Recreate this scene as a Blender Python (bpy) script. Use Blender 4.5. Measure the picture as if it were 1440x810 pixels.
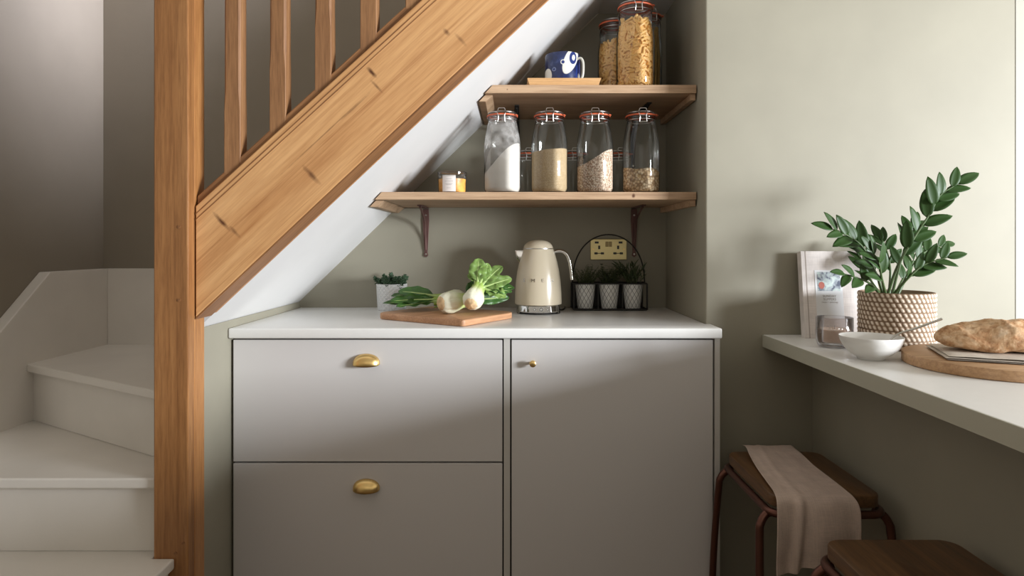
import bpy, bmesh, math, random
from mathutils import Vector, Matrix, noise
random.seed(7)
for o in list(bpy.data.objects):
    bpy.data.objects.remove(o)
S = bpy.context.scene
C = S.collection
PI = math.pi

# ------------------------------------------------------------------ camera
cam_d = bpy.data.cameras.new('camera')
cam = bpy.data.objects.new('camera', cam_d); C.objects.link(cam)
cam.location = (0, 0, 1.143); cam.rotation_euler = (PI/2, 0, 0)
cam_d.sensor_width = 36; cam_d.lens = 890/1440*36
cam_d.shift_x = -2/1440; cam_d.shift_y = -60/1440
cam_d.clip_start = 0.05
S.camera = cam

# ------------------------------------------------------------------ light
S.view_settings.view_transform = 'Standard'
S.view_settings.look = 'None'
S.view_settings.gamma = 1
S.view_settings.use_curve_mapping = False
S.view_settings.exposure = 0.0
W = bpy.data.worlds.new('world'); S.world = W; W.use_nodes = True
wb = W.node_tree.nodes['Background']
wb.inputs[0].default_value = (1.0, .93, .83, 1); wb.inputs[1].default_value = 0.90

def area(name, loc, target, sx, sy, power, col, spread=180):
    l = bpy.data.lights.new(name, 'AREA'); l.shape = 'RECTANGLE'; l.size = sx; l.size_y = sy
    l.energy = power; l.color = col; l.spread = math.radians(spread)
    o = bpy.data.objects.new(name, l); C.objects.link(o); o.location = loc
    o.rotation_euler = (Vector(target)-Vector(loc)).to_track_quat('-Z', 'Y').to_euler()
    return o
# daylight through the window opening on the right
area('window_daylight', (4.6, -.72, 1.46), (0, 1.75, 1.1), 1.45, .75, 500, (.90, .945, 1.0))
area('stairwell_fill', (-.30, 2.32, 2.70), (-1.6, 2.34, 2.08), .45, .3, 5.5, (.84, .86, 1.0), 50)  # added unseen lamp, narrow spread, brightens the upper left stairwell wall

# ------------------------------------------------------------------ helpers
def tag(o, label=None, cat=None, group=None, kind=None):
    if label: o['label'] = label
    if cat: o['category'] = cat
    if group: o['group'] = group
    if kind: o['kind'] = kind
    return o
def thing(name, label, cat, loc=(0,0,0), rz=0, group=None):
    o = bpy.data.objects.new(name, None); C.objects.link(o)
    o.empty_display_size = .05; o.location = loc; o.rotation_euler = (0, 0, rz)
    return tag(o, label, cat, group)
def obj(name, bm, mat, parent=None, smooth=False, loc=None, sharp=40):
    me = bpy.data.meshes.new(name)
    bmesh.ops.recalc_face_normals(bm, faces=bm.faces[:])
    bm.to_mesh(me); bm.free()
    if smooth:
        me.shade_smooth() if hasattr(me, 'shade_smooth') else None
        try: me.set_sharp_from_angle(angle=math.radians(sharp))
        except Exception: pass
    me.materials.append(mat)
    o = bpy.data.objects.new(name, me); C.objects.link(o)
    if parent is not None: o.parent = parent
    if loc is not None: o.location = loc
    return o
def struct(name, bm, mat, smooth=False):
    return tag(obj(name, bm, mat, None, smooth), kind='structure')
def NB(): return bmesh.new()
def add_box(bm, x0, x1, y0, y1, z0, z1, bev=0, seg=2):
    t = bmesh.new()
    bmesh.ops.create_cube(t, size=1)
    for v in t.verts:
        v.co = Vector(((x0+x1)/2+v.co.x*(x1-x0), (y0+y1)/2+v.co.y*(y1-y0), (z0+z1)/2+v.co.z*(z1-z0)))
    if bev:
        bmesh.ops.bevel(t, geom=t.edges[:], offset=bev, segments=seg, affect='EDGES', profile=.5)
    merge(bm, t); return bm
def merge(bm, t, mat=None):
    me = bpy.data.meshes.new('tmp'); t.to_mesh(me); t.free()
    if mat is not None: me.transform(mat)
    bm.from_mesh(me); bpy.data.meshes.remove(me)
def box(*a, **k): return add_box(NB(), *a, **k)
def add_prism(bm, pts, axis, a, b, bev=0, seg=2):
    """pts 2D polygon; axis 'y': pts are (x,z); 'z': (x,y); 'x': (y,z)"""
    t = bmesh.new()
    def P(p, d):
        return {'y': (p[0], d, p[1]), 'z': (p[0], p[1], d), 'x': (d, p[0], p[1])}[axis]
    A = [t.verts.new(P(p, a)) for p in pts]; B = [t.verts.new(P(p, b)) for p in pts]
    t.faces.new(A); t.faces.new(B[::-1])
    for i in range(len(pts)):
        j = (i+1) % len(pts); t.faces.new([A[i], B[i], B[j], A[j]])
    bmesh.ops.recalc_face_normals(t, faces=t.faces[:])
    if bev: bmesh.ops.bevel(t, geom=t.edges[:], offset=bev, segments=seg, affect='EDGES', profile=.5)
    merge(bm, t); return bm
def prism(*a, **k): return add_prism(NB(), *a, **k)
def add_lathe(bm, prof, n=40, c=(0,0,0), fn=None):
    rings = []
    for (r, z) in prof:
        if r < 1e-6: rings.append([bm.verts.new((c[0], c[1], c[2]+z))])
        else: rings.append([bm.verts.new((c[0]+r*math.cos(2*PI*i/n), c[1]+r*math.sin(2*PI*i/n), c[2]+z)) for i in range(n)])
    for a, b in zip(rings, rings[1:]):
        for i in range(n):
            j = (i+1) % n
            if len(a) == 1 and len(b) == 1: continue
            if len(a) == 1: bm.faces.new([a[0], b[i], b[j]])
            elif len(b) == 1: bm.faces.new([a[i], a[j], b[0]])
            else: bm.faces.new([a[i], a[j], b[j], b[i]])
    return bm
def lathe(*a, **k): return add_lathe(NB(), *a, **k)
def add_tube(bm, pts, r, n=8, closed=False, caps=True):
    pts = [Vector(p) for p in pts]; m = len(pts)
    rr = r if isinstance(r, (list, tuple)) else [r]*m
    T = []
    for i in range(m):
        a = pts[(i-1) % m] if (closed or i > 0) else pts[i]
        b = pts[(i+1) % m] if (closed or i < m-1) else pts[i]
        T.append((b-a).normalized())
    up = Vector((0,0,1)) if abs(T[0].z) < .9 else Vector((1,0,0))
    N = (up - T[0]*up.dot(T[0])).normalized()
    rings = []
    for i in range(m):
        N = (N - T[i]*N.dot(T[i])).normalized(); B = T[i].cross(N)
        rings.append([bm.verts.new(pts[i]+(N*math.cos(2*PI*k/n)+B*math.sin(2*PI*k/n))*rr[i]) for k in range(n)])
    rng = range(m) if closed else range(m-1)
    for i in rng:
        a, b = rings[i], rings[(i+1) % m]
        for k in range(n):
            l = (k+1) % n; bm.faces.new([a[k], a[l], b[l], b[k]])
    if caps and not closed:
        bm.faces.new(rings[0][::-1]); bm.faces.new(rings[-1])
    return bm
def tube(*a, **k): return add_tube(NB(), *a, **k)
def smooth_path(pts, k=6):
    P = [Vector(p) for p in pts]; out = []
    for i in range(len(P)-1):
        p0 = P[max(i-1, 0)]; p1 = P[i]; p2 = P[i+1]; p3 = P[min(i+2, len(P)-1)]
        for s in range(k):
            t = s/k
            out.append(.5*((2*p1)+(-p0+p2)*t+(2*p0-5*p1+4*p2-p3)*t*t+(-p0+3*p1-3*p2+p3)*t**3))
    out.append(P[-1]); return out
def rrect(x0, x1, y0, y1, r, k=6):
    out = []
    for (cx, cy, a0) in ((x1-r, y1-r, 0), (x0+r, y1-r, 90), (x0+r, y0+r, 180), (x1-r, y0+r, 270)):
        for i in range(k+1):
            a = math.radians(a0+90*i/k); out.append((cx+r*math.cos(a), cy+r*math.sin(a)))
    return out
def copy_tree(o, parent=None, depth=0):
    c = o.copy(); C.objects.link(c)
    if parent is not None: c.parent = parent
    for ch in list(o.children): copy_tree(ch, c)
    return c

# ------------------------------------------------------------------ materials
def mat(name, col, rough=.5, metal=0, spec=.5, **kw):
    m = bpy.data.materials.new(name); m.use_nodes = True
    b = m.node_tree.nodes['Principled BSDF']
    b.inputs['Base Color'].default_value = (*col, 1); b.inputs['Roughness'].default_value = rough
    b.inputs['Metallic'].default_value = metal; b.inputs['Specular IOR Level'].default_value = spec
    for k, v in kw.items(): b.inputs[k].default_value = v
    return m
class NT:
    def __init__(s, m):
        s.m = m; s.t = m.node_tree; s.b = s.t.nodes['Principled BSDF']
    def n(s, typ, **kw):
        x = s.t.nodes.new(typ)
        for k, v in kw.items():
            if k.startswith('_'): setattr(x, k[1:], v)
            else: x.inputs[k].default_value = v
        return x
    def l(s, a, b): s.t.links.new(a, b)
    def coords(s, rot=(0,0,0), scale=(1,1,1), kind='Object'):
        tc = s.n('ShaderNodeTexCoord'); m1 = s.n('ShaderNodeMapping'); m2 = s.n('ShaderNodeMapping')
        m1.inputs['Rotation'].default_value = rot; m2.inputs['Scale'].default_value = scale
        s.l(tc.outputs[kind], m1.inputs[0]); s.l(m1.outputs[0], m2.inputs[0])
        return m1.outputs[0], m2.outputs[0]
    def ramp(s, fac, stops):
        r = s.n('ShaderNodeValToRGB'); e = r.color_ramp.elements
        while len(e) < len(stops): e.new(.5)
        for i, (p, c) in enumerate(stops):
            e[i].position = p; e[i].color = (*c, 1)
        s.l(fac, r.inputs[0]); return r.outputs[0]
    def mix(s, fac, a, b, mode='MIX'):
        x = s.n('ShaderNodeMix'); x.data_type = 'RGBA'; x.blend_type = mode
        for v, i in ((fac, 0), (a, 6), (b, 7)):
            if hasattr(v, 'links'): s.l(v, x.inputs[i])
            elif i == 0: x.inputs[0].default_value = v
            else: x.inputs[i].default_value = (*v, 1)
        return x.outputs[2]
    def bump(s, h, strength=.2, dist=.002):
        x = s.n('ShaderNodeBump', Strength=strength, Distance=dist); s.l(h, x.inputs['Height']); s.l(x.outputs[0], s.b.inputs['Normal'])
    def math(s, op, a, b=0.0, clamp=False):
        x = s.n('ShaderNodeMath'); x.operation = op; x.use_clamp = clamp
        for v, i in ((a, 0), (b, 1)):
            if hasattr(v, 'links'): s.l(v, x.inputs[i])
            else: x.inputs[i].default_value = v
        return x.outputs[0]
def paint(name, col, rough=.55, var=.04, bump=.05, sc=6):
    m = mat(name, col, rough); t = NT(m)
    _, c = t.coords()
    n = t.n('ShaderNodeTexNoise', Scale=sc, Detail=4); t.l(c, n.inputs[0])
    a = tuple(min(1, x*(1-var)) for x in col); b = tuple(min(1, x*(1+var)) for x in col)
    t.l(t.ramp(n.outputs[0], [(.3, a), (.7, b)]), t.b.inputs['Base Color'])
    n2 = t.n('ShaderNodeTexNoise', Scale=220, Detail=3); t.l(c, n2.inputs[0]); t.bump(n2.outputs[0], bump, .001)
    return m
def wood(name, dark, mid, light, axis='z', sc=1.0, rough=.45, rot=0, fine=.35, knots=(), lines=0, knotcol=(.10,.035,.012)):
    """grain runs along axis (x,y,z) after rotating by rot about Y"""
    m = mat(name, mid, rough); t = NT(m)
    s = {'x': (.7, 14, 14), 'y': (14, .7, 14), 'z': (14, 14, .7)}[axis]
    p, c = t.coords((0, rot, 0), tuple(v*sc for v in s))
    n = t.n('ShaderNodeTexNoise', Scale=1.0, Detail=6, Roughness=.6, Distortion=.7); t.l(c, n.inputs[0])
    col = t.ramp(n.outputs[0], [(.28, dark), (.5, mid), (.75, light)])
    f = t.n('ShaderNodeTexNoise', Scale=9.0, Detail=3, Roughness=.7); t.l(c, f.inputs[0])
    fc = t.ramp(f.outputs[0], [(.35, tuple(x*.62 for x in mid)), (.6, (1, 1, 1))])
    col = t.mix(fine, col, fc, 'MULTIPLY')
    if lines:
        _, c2 = t.coords((0, rot, 0), {'x': (.5, 30, 42), 'y': (42, .5, 42), 'z': (42, 42, .5)}[axis])
        l1 = t.n('ShaderNodeTexNoise', Scale=1.0, Detail=4, Roughness=.75, Distortion=.35); t.l(c2, l1.inputs[0])
        col = t.mix(lines, col, t.ramp(l1.outputs[0], [(.32, (.50, .32, .20)), (.43, (1, 1, 1)), (.66, (1, 1, 1)), (.76, (.86, .74, .62))]), 'MULTIPLY')
    for (kx, ky, kz, rx, rz, amt) in knots:
        sub = t.n('ShaderNodeVectorMath'); sub.operation = 'SUBTRACT'; t.l(p, sub.inputs[0]); sub.inputs[1].default_value = (kx, ky, kz)
        nn = t.n('ShaderNodeTexNoise', Scale=60, Detail=3); t.l(p, nn.inputs[0])
        mu = t.n('ShaderNodeVectorMath'); mu.operation = 'MULTIPLY'; t.l(sub.outputs[0], mu.inputs[0]); mu.inputs[1].default_value = (1/rx, 0, 1/rz)
        ln = t.n('ShaderNodeVectorMath'); ln.operation = 'LENGTH'; t.l(mu.outputs[0], ln.inputs[0])
        d = t.math('ADD', ln.outputs['Value'], t.math('MULTIPLY', t.math('SUBTRACT', nn.outputs[0], .5), .9))
        fac = t.math('MULTIPLY', t.math('SUBTRACT', 1.15, d, True), amt, True)
        col = t.mix(fac, col, knotcol)
    t.l(col, t.b.inputs['Base Color']); t.bump(f.outputs[0], .15, .001)
    return m

SL = math.atan(.93)
M = {}
M['sage'] = paint('sage_paint', (.296, .274, .210), .6)
M['stairwall'] = paint('stairwell_paint', (.262, .225, .175), .6)
M['soffit'] = paint('white_plaster', (.73, .72, .705), .55, .02, .12)
M['white'] = paint('white_gloss_paint', (.72, .68, .625), .38, .04, .15, 5)
M['ceiling'] = paint('ceiling_paint', (.75, .74, .70), .7)
M['floor'] = wood('floor_boards', (.16, .10, .06), (.24, .16, .10), (.32, .22, .14), 'y', .6)
M['cab'] = mat('cabinet_grey_lacquer', (.62, .595, .575), .42)
M['gap'] = mat('cabinet_carcass_dark', (.05, .047, .04), .7)
M['panel'] = mat('cabinet_side_panel', (.55, .53, .49), .45)
M['worktop'] = paint('white_worktop', (.80, .79, .76), .32, .012, .02, 40)
M['bar'] = paint('bar_white_laminate', (.76, .75, .72), .38, .012, .02, 40)
M['baredge'] = paint('bar_edge_sage', (.47, .46, .37), .5, .02)
M['oak'] = wood('newel_oak', (.235, .098, .032), (.335, .150, .050), (.42, .205, .075), 'z', 1.6, .38, lines=.4)
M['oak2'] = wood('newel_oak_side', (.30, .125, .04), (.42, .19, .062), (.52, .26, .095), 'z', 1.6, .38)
M['bal'] = wood('baluster_oak', (.23, .105, .042), (.32, .155, .062), (.40, .21, .092), 'z', 1.8, .62)
def kp(px, py, Y=1.583):
    """plane point of the stringer face, turned into its grain frame"""
    v = Vector(((px-722)*Y/890, Y, 1.143-(py-345)*Y/890))
    return Matrix.Rotation(SL, 3, 'Y') @ v
kn = []
for (px, py, rx, rz, am) in ((523, 102, .006, .016, 1.3), (530, 122, .004, .022, .7), (438, 246, .007, .030, .8), (312, 312, .006, .030, 1.0), (330, 326, .005, .02, .6), (628, 45, .006, .012, .7), (648, 56, .005, .022, .5)):
    v = kp(px, py); kn.append((v.x, 0, v.z, rx, rz, am))
for (px, py, ln) in ((460, 185, .16), (500, 150, .05)):
    v = kp(px, py); kn.append((v.x, 0, v.z, ln, .0022, .55))
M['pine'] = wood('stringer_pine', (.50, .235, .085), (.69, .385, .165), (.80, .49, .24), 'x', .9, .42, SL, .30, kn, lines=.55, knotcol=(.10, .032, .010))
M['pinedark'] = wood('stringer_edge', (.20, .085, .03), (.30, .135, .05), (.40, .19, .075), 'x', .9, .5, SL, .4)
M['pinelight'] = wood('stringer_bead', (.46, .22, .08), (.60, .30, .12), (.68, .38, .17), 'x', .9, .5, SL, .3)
vk = Vector(((891-722)*2.05/890, 0, 1.304))
M['shelf'] = wood('shelf_oak', (.36, .225, .13), (.50, .33, .20), (.60, .42, .27), 'x', 1.0, .5, 0, .35, [(.389, 0, 1.3035, .006, .008, 1.5), (-.02, 0, 1.648, .003, .003, .9)])
M['board'] = wood('chopping_board_wood', (.38, .19, .09), (.54, .29, .15), (.64, .37, .21), 'x', 1.3, .5)
M['roundboard'] = wood('round_board_wood', (.42, .24, .12), (.56, .34, .18), (.64, .42, .25), 'x', 1.3, .5)
M['bamboo'] = wood('bamboo', (.56, .31, .12), (.66, .39, .17), (.72, .45, .22), 'x', 2.0, .5)
M['seat'] = wood('stool_elm', (.055, .024, .009), (.12, .056, .019), (.21, .105, .040), 'y', 1.5, .42)
M['copper'] = mat('bronzed_steel', (.14, .062, .045), .34, .85)
M['iron'] = mat('antique_iron', (.16, .085, .075), .5, .6)
M['black'] = mat('black_metal', (.018, .016, .014), .5, .4)
M['brass'] = mat('brushed_brass', (.86, .61, .25), .33, 1.0)
M['brassplate'] = mat('brass_plate', (.66, .55, .28), .38, .85)
M['blackplastic'] = mat('black_plastic', (.015, .013, .012), .4)
M['chrome'] = mat('chrome', (.78, .77, .75), .13, 1.0)
M['steel'] = mat('brushed_steel', (.62, .60, .57), .28, 1.0)
M['cream'] = mat('cream_enamel', (.72, .63, .47), .22, 0, .6)
M['wire'] = mat('jar_wire', (.55, .53, .50), .3, 1.0)
M['rubber'] = mat('orange_rubber_seal', (.66, .135, .055), .5)
M['ceramic'] = mat('white_ceramic', (.80, .78, .75), .25)
M['bowl'] = mat('bowl_glaze', (.78, .77, .74), .28)
M['linen'] = None
M['soil'] = paint('soil', (.035, .022, .014), .9, .4, .8, 60)
M['zz'] = mat('zz_leaf', (.022, .058, .009), .48, 0, .3)
M['zzstem'] = mat('zz_stem', (.06, .10, .03), .45)
M['herb'] = mat('herb_leaf', (.035, .055, .018), .6)
M['herbstem'] = mat('herb_stem', (.07, .09, .03), .6)
M['succ'] = mat('succulent_leaf', (.045, .095, .045), .5)
M['candlewax'] = mat('candle_wax', (.66, .50, .38), .5)
M['label'] = mat('paper_label', (.72, .66, .62), .6)
M['ink'] = mat('ink', (.32, .29, .27), .7)
M['preserve'] = paint('apricot_preserve', (.80, .38, .09), .4, .4, .3, 40)

def glassmat(name, tint=(.97, .98, .97), edge=.80, refl=.8):
    m = bpy.data.materials.new(name); m.use_nodes = True; t = m.node_tree
    t.nodes.clear()
    out = t.nodes.new('ShaderNodeOutputMaterial'); mx = t.nodes.new('ShaderNodeMixShader')
    tr = t.nodes.new('ShaderNodeBsdfTransparent'); gl = t.nodes.new('ShaderNodeBsdfGlossy'); fr = t.nodes.new('ShaderNodeFresnel')
    lw = t.nodes.new('ShaderNodeLayerWeight'); lw.inputs[0].default_value = .18
    rp = t.nodes.new('ShaderNodeValToRGB'); e = rp.color_ramp.elements
    e[0].position = .15; e[0].color = (*tint, 1); e[1].position = .95; e[1].color = (*(x*edge for x in tint), 1)
    t.links.new(lw.outputs['Facing'], rp.inputs[0]); t.links.new(rp.outputs[0], tr.inputs[0])
    gl.inputs['Roughness'].default_value = .06; fr.inputs[0].default_value = 1.5
    mm = t.nodes.new('ShaderNodeMath'); mm.operation = 'MULTIPLY'; mm.inputs[1].default_value = refl; mm.use_clamp = True
    t.links.new(fr.outputs[0], mm.inputs[0]); t.links.new(mm.outputs[0], mx.inputs[0])
    t.links.new(tr.outputs[0], mx.inputs[1]); t.links.new(gl.outputs[0], mx.inputs[2]); t.links.new(mx.outputs[0], out.inputs[0])
    return m
M['glass'] = glassmat('jar_glass')
M['glass2'] = glassmat('tumbler_glass', (.97, .96, .97), .86)
M['dustglass'] = glassmat('dusty_glass', (.92, .92, .91), .85)
_t = M['dustglass'].node_tree; _o = _t.nodes['Material Output']; _s = _o.inputs[0].links[0].from_socket
_n = _t.nodes.new('ShaderNodeTexNoise'); _n.inputs['Scale'].default_value = 35; _n.inputs['Detail'].default_value = 5
_sp = _t.nodes.new('ShaderNodeSeparateXYZ'); _mr = _t.nodes.new('ShaderNodeMapRange'); _mr.inputs[1].default_value = .09; _mr.inputs[2].default_value = .15; _mu = _t.nodes.new('ShaderNodeMath'); _mu.operation = 'MULTIPLY'
_tc = _t.nodes.new('ShaderNodeTexCoord'); _t.links.new(_tc.outputs['Object'], _n.inputs[0])
_r = _t.nodes.new('ShaderNodeValToRGB'); _r.color_ramp.elements[0].position = .35; _r.color_ramp.elements[0].color = (.05,)*3+(1,)
_r.color_ramp.elements[1].position = .75; _r.color_ramp.elements[1].color = (.42,)*3+(1,)
_d = _t.nodes.new('ShaderNodeBsdfDiffuse'); _d.inputs[0].default_value = (.8, .78, .75, 1)
_m = _t.nodes.new('ShaderNodeMixShader'); _t.links.new(_n.outputs[0], _r.inputs[0]); _t.links.new(_tc.outputs['Object'], _sp.inputs[0]); _t.links.new(_sp.outputs[2], _mr.inputs[0]); _t.links.new(_mr.outputs[0], _mu.inputs[0]); _t.links.new(_r.outputs[0], _mu.inputs[1]); _t.links.new(_mu.outputs[0], _m.inputs[0])
_t.links.new(_s, _m.inputs[1]); _t.links.new(_d.outputs[0], _m.inputs[2]); _t.links.new(_m.outputs[0], _o.inputs[0])

def grains(name, a, b, c, sc, bump=1.0, dist=.002):
    m = mat(name, b, .7); t = NT(m); _, co = t.coords()
    v = t.n('ShaderNodeTexVoronoi', Scale=sc); t.l(co, v.inputs['Vector'])
    sep = t.n('ShaderNodeSeparateColor'); t.l(v.outputs['Color'], sep.inputs[0])
    col = t.ramp(sep.outputs[0], [(.0, a), (.5, b), (1., c)])
    dk = t.ramp(v.outputs['Distance'], [(.30, (1,1,1)), (.70, (.30,.21,.14))])
    col = t.mix(.8, col, dk, 'MULTIPLY')
    t.l(col, t.b.inputs['Base Color'])
    inv = t.math('SUBTRACT', 1, v.outputs['Distance']); t.bump(inv, bump, dist)
    return m
M['flour'] = paint('flour', (.74, .70, .64), .9, .03, .2, 30)
M['couscous'] = grains('couscous', (.62, .44, .22), (.74, .58, .36), (.80, .68, .48), 900, .5, .001)
M['oats'] = grains('barley_grain', (.66, .46, .33), (.82, .66, .52), (.90, .80, .68), 230, .5)
M['chick'] = grains('chickpeas', (.62, .42, .22), (.80, .60, .38), (.93, .80, .60), 125, .45, .003)
M['pasta'] = mat('penne_pasta', (.86, .53, .19), .45)
M['spag'] = wood('spaghetti', (.55, .36, .11), (.76, .53, .19), (.84, .62, .27), 'z', 6, .5, 0, .8)

# linen
def linenmat(name, col):
    m = mat(name, col, .85); t = NT(m); _, c = t.coords()
    n = t.n('ShaderNodeTexNoise', Scale=25, Detail=5); t.l(c, n.inputs[0])
    _, cx = t.coords((0,0,0), (20, 600, 600)); n1 = t.n('ShaderNodeTexNoise', Scale=1, Detail=2); t.l(cx, n1.inputs[0])
    _, cz = t.coords((0,0,0), (600, 30, 20)); n2 = t.n('ShaderNodeTexNoise', Scale=1, Detail=2); t.l(cz, n2.inputs[0])
    w = t.math('ADD', n1.outputs[0], n2.outputs[0])
    f = t.math('MULTIPLY', t.math('ADD', w, n.outputs[0]), .34)
    t.l(t.ramp(f, [(.35, tuple(x*.80 for x in col)), (.65, tuple(min(1, x*1.12) for x in col))]), t.b.inputs['Base Color'])
    t.bump(w, .35, .0006); return m
M['linen'] = linenmat('pink_beige_linen', (.55, .43, .36))
M['linen2'] = linenmat('oatmeal_linen', (.60, .53, .45))
M['bookcloth'] = linenmat('book_cloth', (.76, .70, .665))

# woven seagrass
m = mat('woven_seagrass', (.6, .48, .36), .75); t = NT(m)
tc = t.n('ShaderNodeTexCoord')
at_ = t.n('ShaderNodeAttribute'); at_.attribute_name = 'cord'
t.l(t.ramp(at_.outputs['Fac'], [(.12, (.19, .115, .065)), (.42, (.37, .265, .175)), (.74, (.78, .67, .55))]), t.b.inputs['Base Color'])
M['weave'] = m
# embossed ceramic pot (diamond relief) & mesh pattern pots
def diamond(name, base, line, nth, nz, wid, bump=0):
    m = mat(name, base, .4); t = NT(m); tc = t.n('ShaderNodeTexCoord'); sp = t.n('ShaderNodeSeparateXYZ'); t.l(tc.outputs['Object'], sp.inputs[0])
    th = t.math('ARCTAN2', sp.outputs[1], sp.outputs[0])
    u = t.math('MULTIPLY', th, nth/(2*PI)); v = t.math('MULTIPLY', sp.outputs[2], nz)
    a = t.math('PINGPONG', t.math('ADD', u, v), .5); b = t.math('PINGPONG', t.math('SUBTRACT', u, v), .5)
    d = t.math('MINIMUM', a, b)
    f = t.math('MULTIPLY', t.math('SUBTRACT', wid, d), 14, True)
    t.l(t.mix(f, base, line), t.b.inputs['Base Color'])
    if bump: t.bump(t.math('MULTIPLY', d, 2), bump, .003)
    return m
M['diapot'] = diamond('embossed_white_pot', (.72, .72, .71), (.62, .63, .63), 20, 62, .10, .6)
M['meshpot'] = diamond('wire_mesh_pattern_pot', (.74, .74, .72), (.05, .05, .05), 13, 36, .085)
# blue and white mug
m = mat('blue_glaze_mug', (.02, .04, .17), .25); t = NT(m); p, c = t.coords()
n = t.n('ShaderNodeTexNoise', Scale=45, Detail=3); t.l(c, n.inputs[0])
col = t.ramp(n.outputs[0], [(.40, (.006, .011, .055)), (.62, (.010, .022, .095)), (.74, (.05, .07, .18))])
def spot(col, x, z, rx, rz, c2, rot=0, soft=14):
    mp = t.n('ShaderNodeMapping'); mp.vector_type = 'TEXTURE'; t.l(p, mp.inputs[0])
    mp.inputs['Location'].default_value = (x, 0, z); mp.inputs['Rotation'].default_value = (0, rot, 0); mp.inputs['Scale'].default_value = (rx, 1e6, rz)
    ln = t.n('ShaderNodeVectorMath'); ln.operation = 'LENGTH'; t.l(mp.outputs[0], ln.inputs[0])
    return t.mix(t.math('MULTIPLY', t.math('SUBTRACT', 1, ln.outputs['Value']), soft, True), col, c2)
wh = (.70, .68, .60); bl = (.015, .03, .14)
col = spot(col, .022, .088, .022, .050, wh, .40)
col = spot(col, .052, .058, .010, .034, bl, .2)
col = spot(col, .031, .098, .013, .022, bl, .1)
col = spot(col, .033, .099, .0055, .010, wh, .1)
col = spot(col, .052, .040, .004, .012, wh, .0)
col = spot(col, -.003, .082, .0085, .0085, wh); col = spot(col, -.003, .082, .0058, .0058, bl)
col = spot(col, -.050, .046, .011, .022, wh, -.15)
col = spot(col, -.032, .060, .0065, .0065, (.2, .24, .4)); col = spot(col, -.032, .060, .0045, .0045, bl)
col = spot(col, .018, .020, .008, .006, wh)
t.l(col, t.b.inputs['Base Color']); M['mug'] = m
# bread crust
m = mat('bread_crust', (.6, .4, .25), .75); t = NT(m); _, c = t.coords()
n = t.n('ShaderNodeTexNoise', Scale=24, Detail=9, Roughness=.7, Distortion=.8); t.l(c, n.inputs[0])
col = t.ramp(n.outputs[0], [(.30, (.24, .10, .04)), (.42, (.52, .28, .13)), (.54, (.72, .49, .29)), (.70, (.82, .66, .48))])
n2 = t.n('ShaderNodeTexNoise', Scale=70, Detail=4); t.l(c, n2.inputs[0])
col = t.mix(.5, col, t.ramp(n2.outputs[0], [(.33, (.4, .25, .15)), (.52, (1,1,1))]), 'MULTIPLY')
t.l(col, t.b.inputs['Base Color']); t.bump(n2.outputs[0], .6, .004); M['bread'] = m
# pak choi
def zramp(name, stops, axis=2, rough=.4, veins=None):
    m = mat(name, stops[0][1], rough); t = NT(m); tc = t.n('ShaderNodeTexCoord'); sp = t.n('ShaderNodeSeparateXYZ'); t.l(tc.outputs['Object'], sp.inputs[0])
    n = t.n('ShaderNodeTexNoise', Scale=60, Detail=3); t.l(tc.outputs['Object'], n.inputs[0])
    z = t.math('ADD', t.math('MULTIPLY', sp.outputs[axis], 5), t.math('MULTIPLY', t.math('SUBTRACT', n.outputs[0], .5), .15))
    t.l(t.ramp(z, stops), t.b.inputs['Base Color']); return m
M['choi'] = zramp('pak_choi_stem', [(.0, (.78, .76, .60)), (.22, (.76, .77, .56)), (.36, (.55, .64, .24)), (.5, (.30, .45, .08))])
M['choiroot'] = paint('pak_choi_root', (.66, .47, .26), .8, .25, .6, 60)
M['choileaf'] = paint('pak_choi_leaf', (.17, .275, .065), .45, .35, .4, 25)
M['choirib'] = mat('pak_choi_rib', (.42, .55, .20), .4)
M['choidark'] = paint('pak_choi_dark_leaf', (.045, .12, .022), .4, .35, .4, 25)

# ------------------------------------------------------------------ the setting
def sof(x): return 1.732+.965*x
struct('floor', box(-1.75, 1.75, -5, 2.6, -.05, 0), M['floor'])
struct('wall_stairwell_back', box(-1.75, .70, 2.50, 2.6, 0, 3.3), M['stairwall'])
struct('wall_stairwell_left', box(-1.75, -1.62, -3, 2.5, 0, 3.3), M['stairwall'])
struct('wall_alcove_back', prism([(-.86, 0), (.61, 0), (.61, 2.06), (.345, 2.06), (-.86, sof(-.86)+.01)], 'y', 2.48, 2.499), M['sage'])
b = box(.597, 1.75, 1.964, 2.48, 0, 3.3, bev=.004); struct('wall_alcove_right', b, M['sage'])
struct('wall_alcove_left', prism([(-.836, 0), (-.836, sof(-.836)-.003), (-.872, sof(-.872)-.003), (-.872, 0)], 'y', 1.66, 2.48), M['sage'])
# plastered underside of the stairs, turning flat over the alcove
xs0, xs1 = -.87, (2.05-1.732)/.965
struct('ceiling_under_stairs', prism([(xs0, sof(xs0)), (xs1, 2.05), (.597, 2.05), (.597, 2.064), (xs1-.006, 2.064), (xs0, sof(xs0)+.014)], 'y', 1.685, 2.48), M['soffit'])
struct('ceiling', box(-1.62, 1.75, -2.2, 1.56, 2.45, 2.5), M['ceiling'])
struct('ceiling_landing', box(.3, 1.75, 1.57, 2.48, 3.3, 3.34), M['ceiling'])
# right side wall with its window opening
struct('wall_right_below_window', box(1.56, 1.75, -3, 1.963, 0, .82), M['sage'])
struct('trim_1', box(1.558, 1.75, 1.9625, 1.9636,   .867, 2.45), paint('trim_paint', (.37, .355, .30), .6))
struct('low_light_blocker', box(-1.62, 1.55, -1.5, -1.4, 0, 1.25), M['sage'])  # unseen low wall added to hold back light from the lower fronts
struct('wall_right_lintel', box(1.56, 1.75, -3, 1.934, 2.15, 2.45), M['ceiling'])
struct('wall_knee', box(.927, 1.559, -.6, 1.963, 0, .826), M['sage'])

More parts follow.
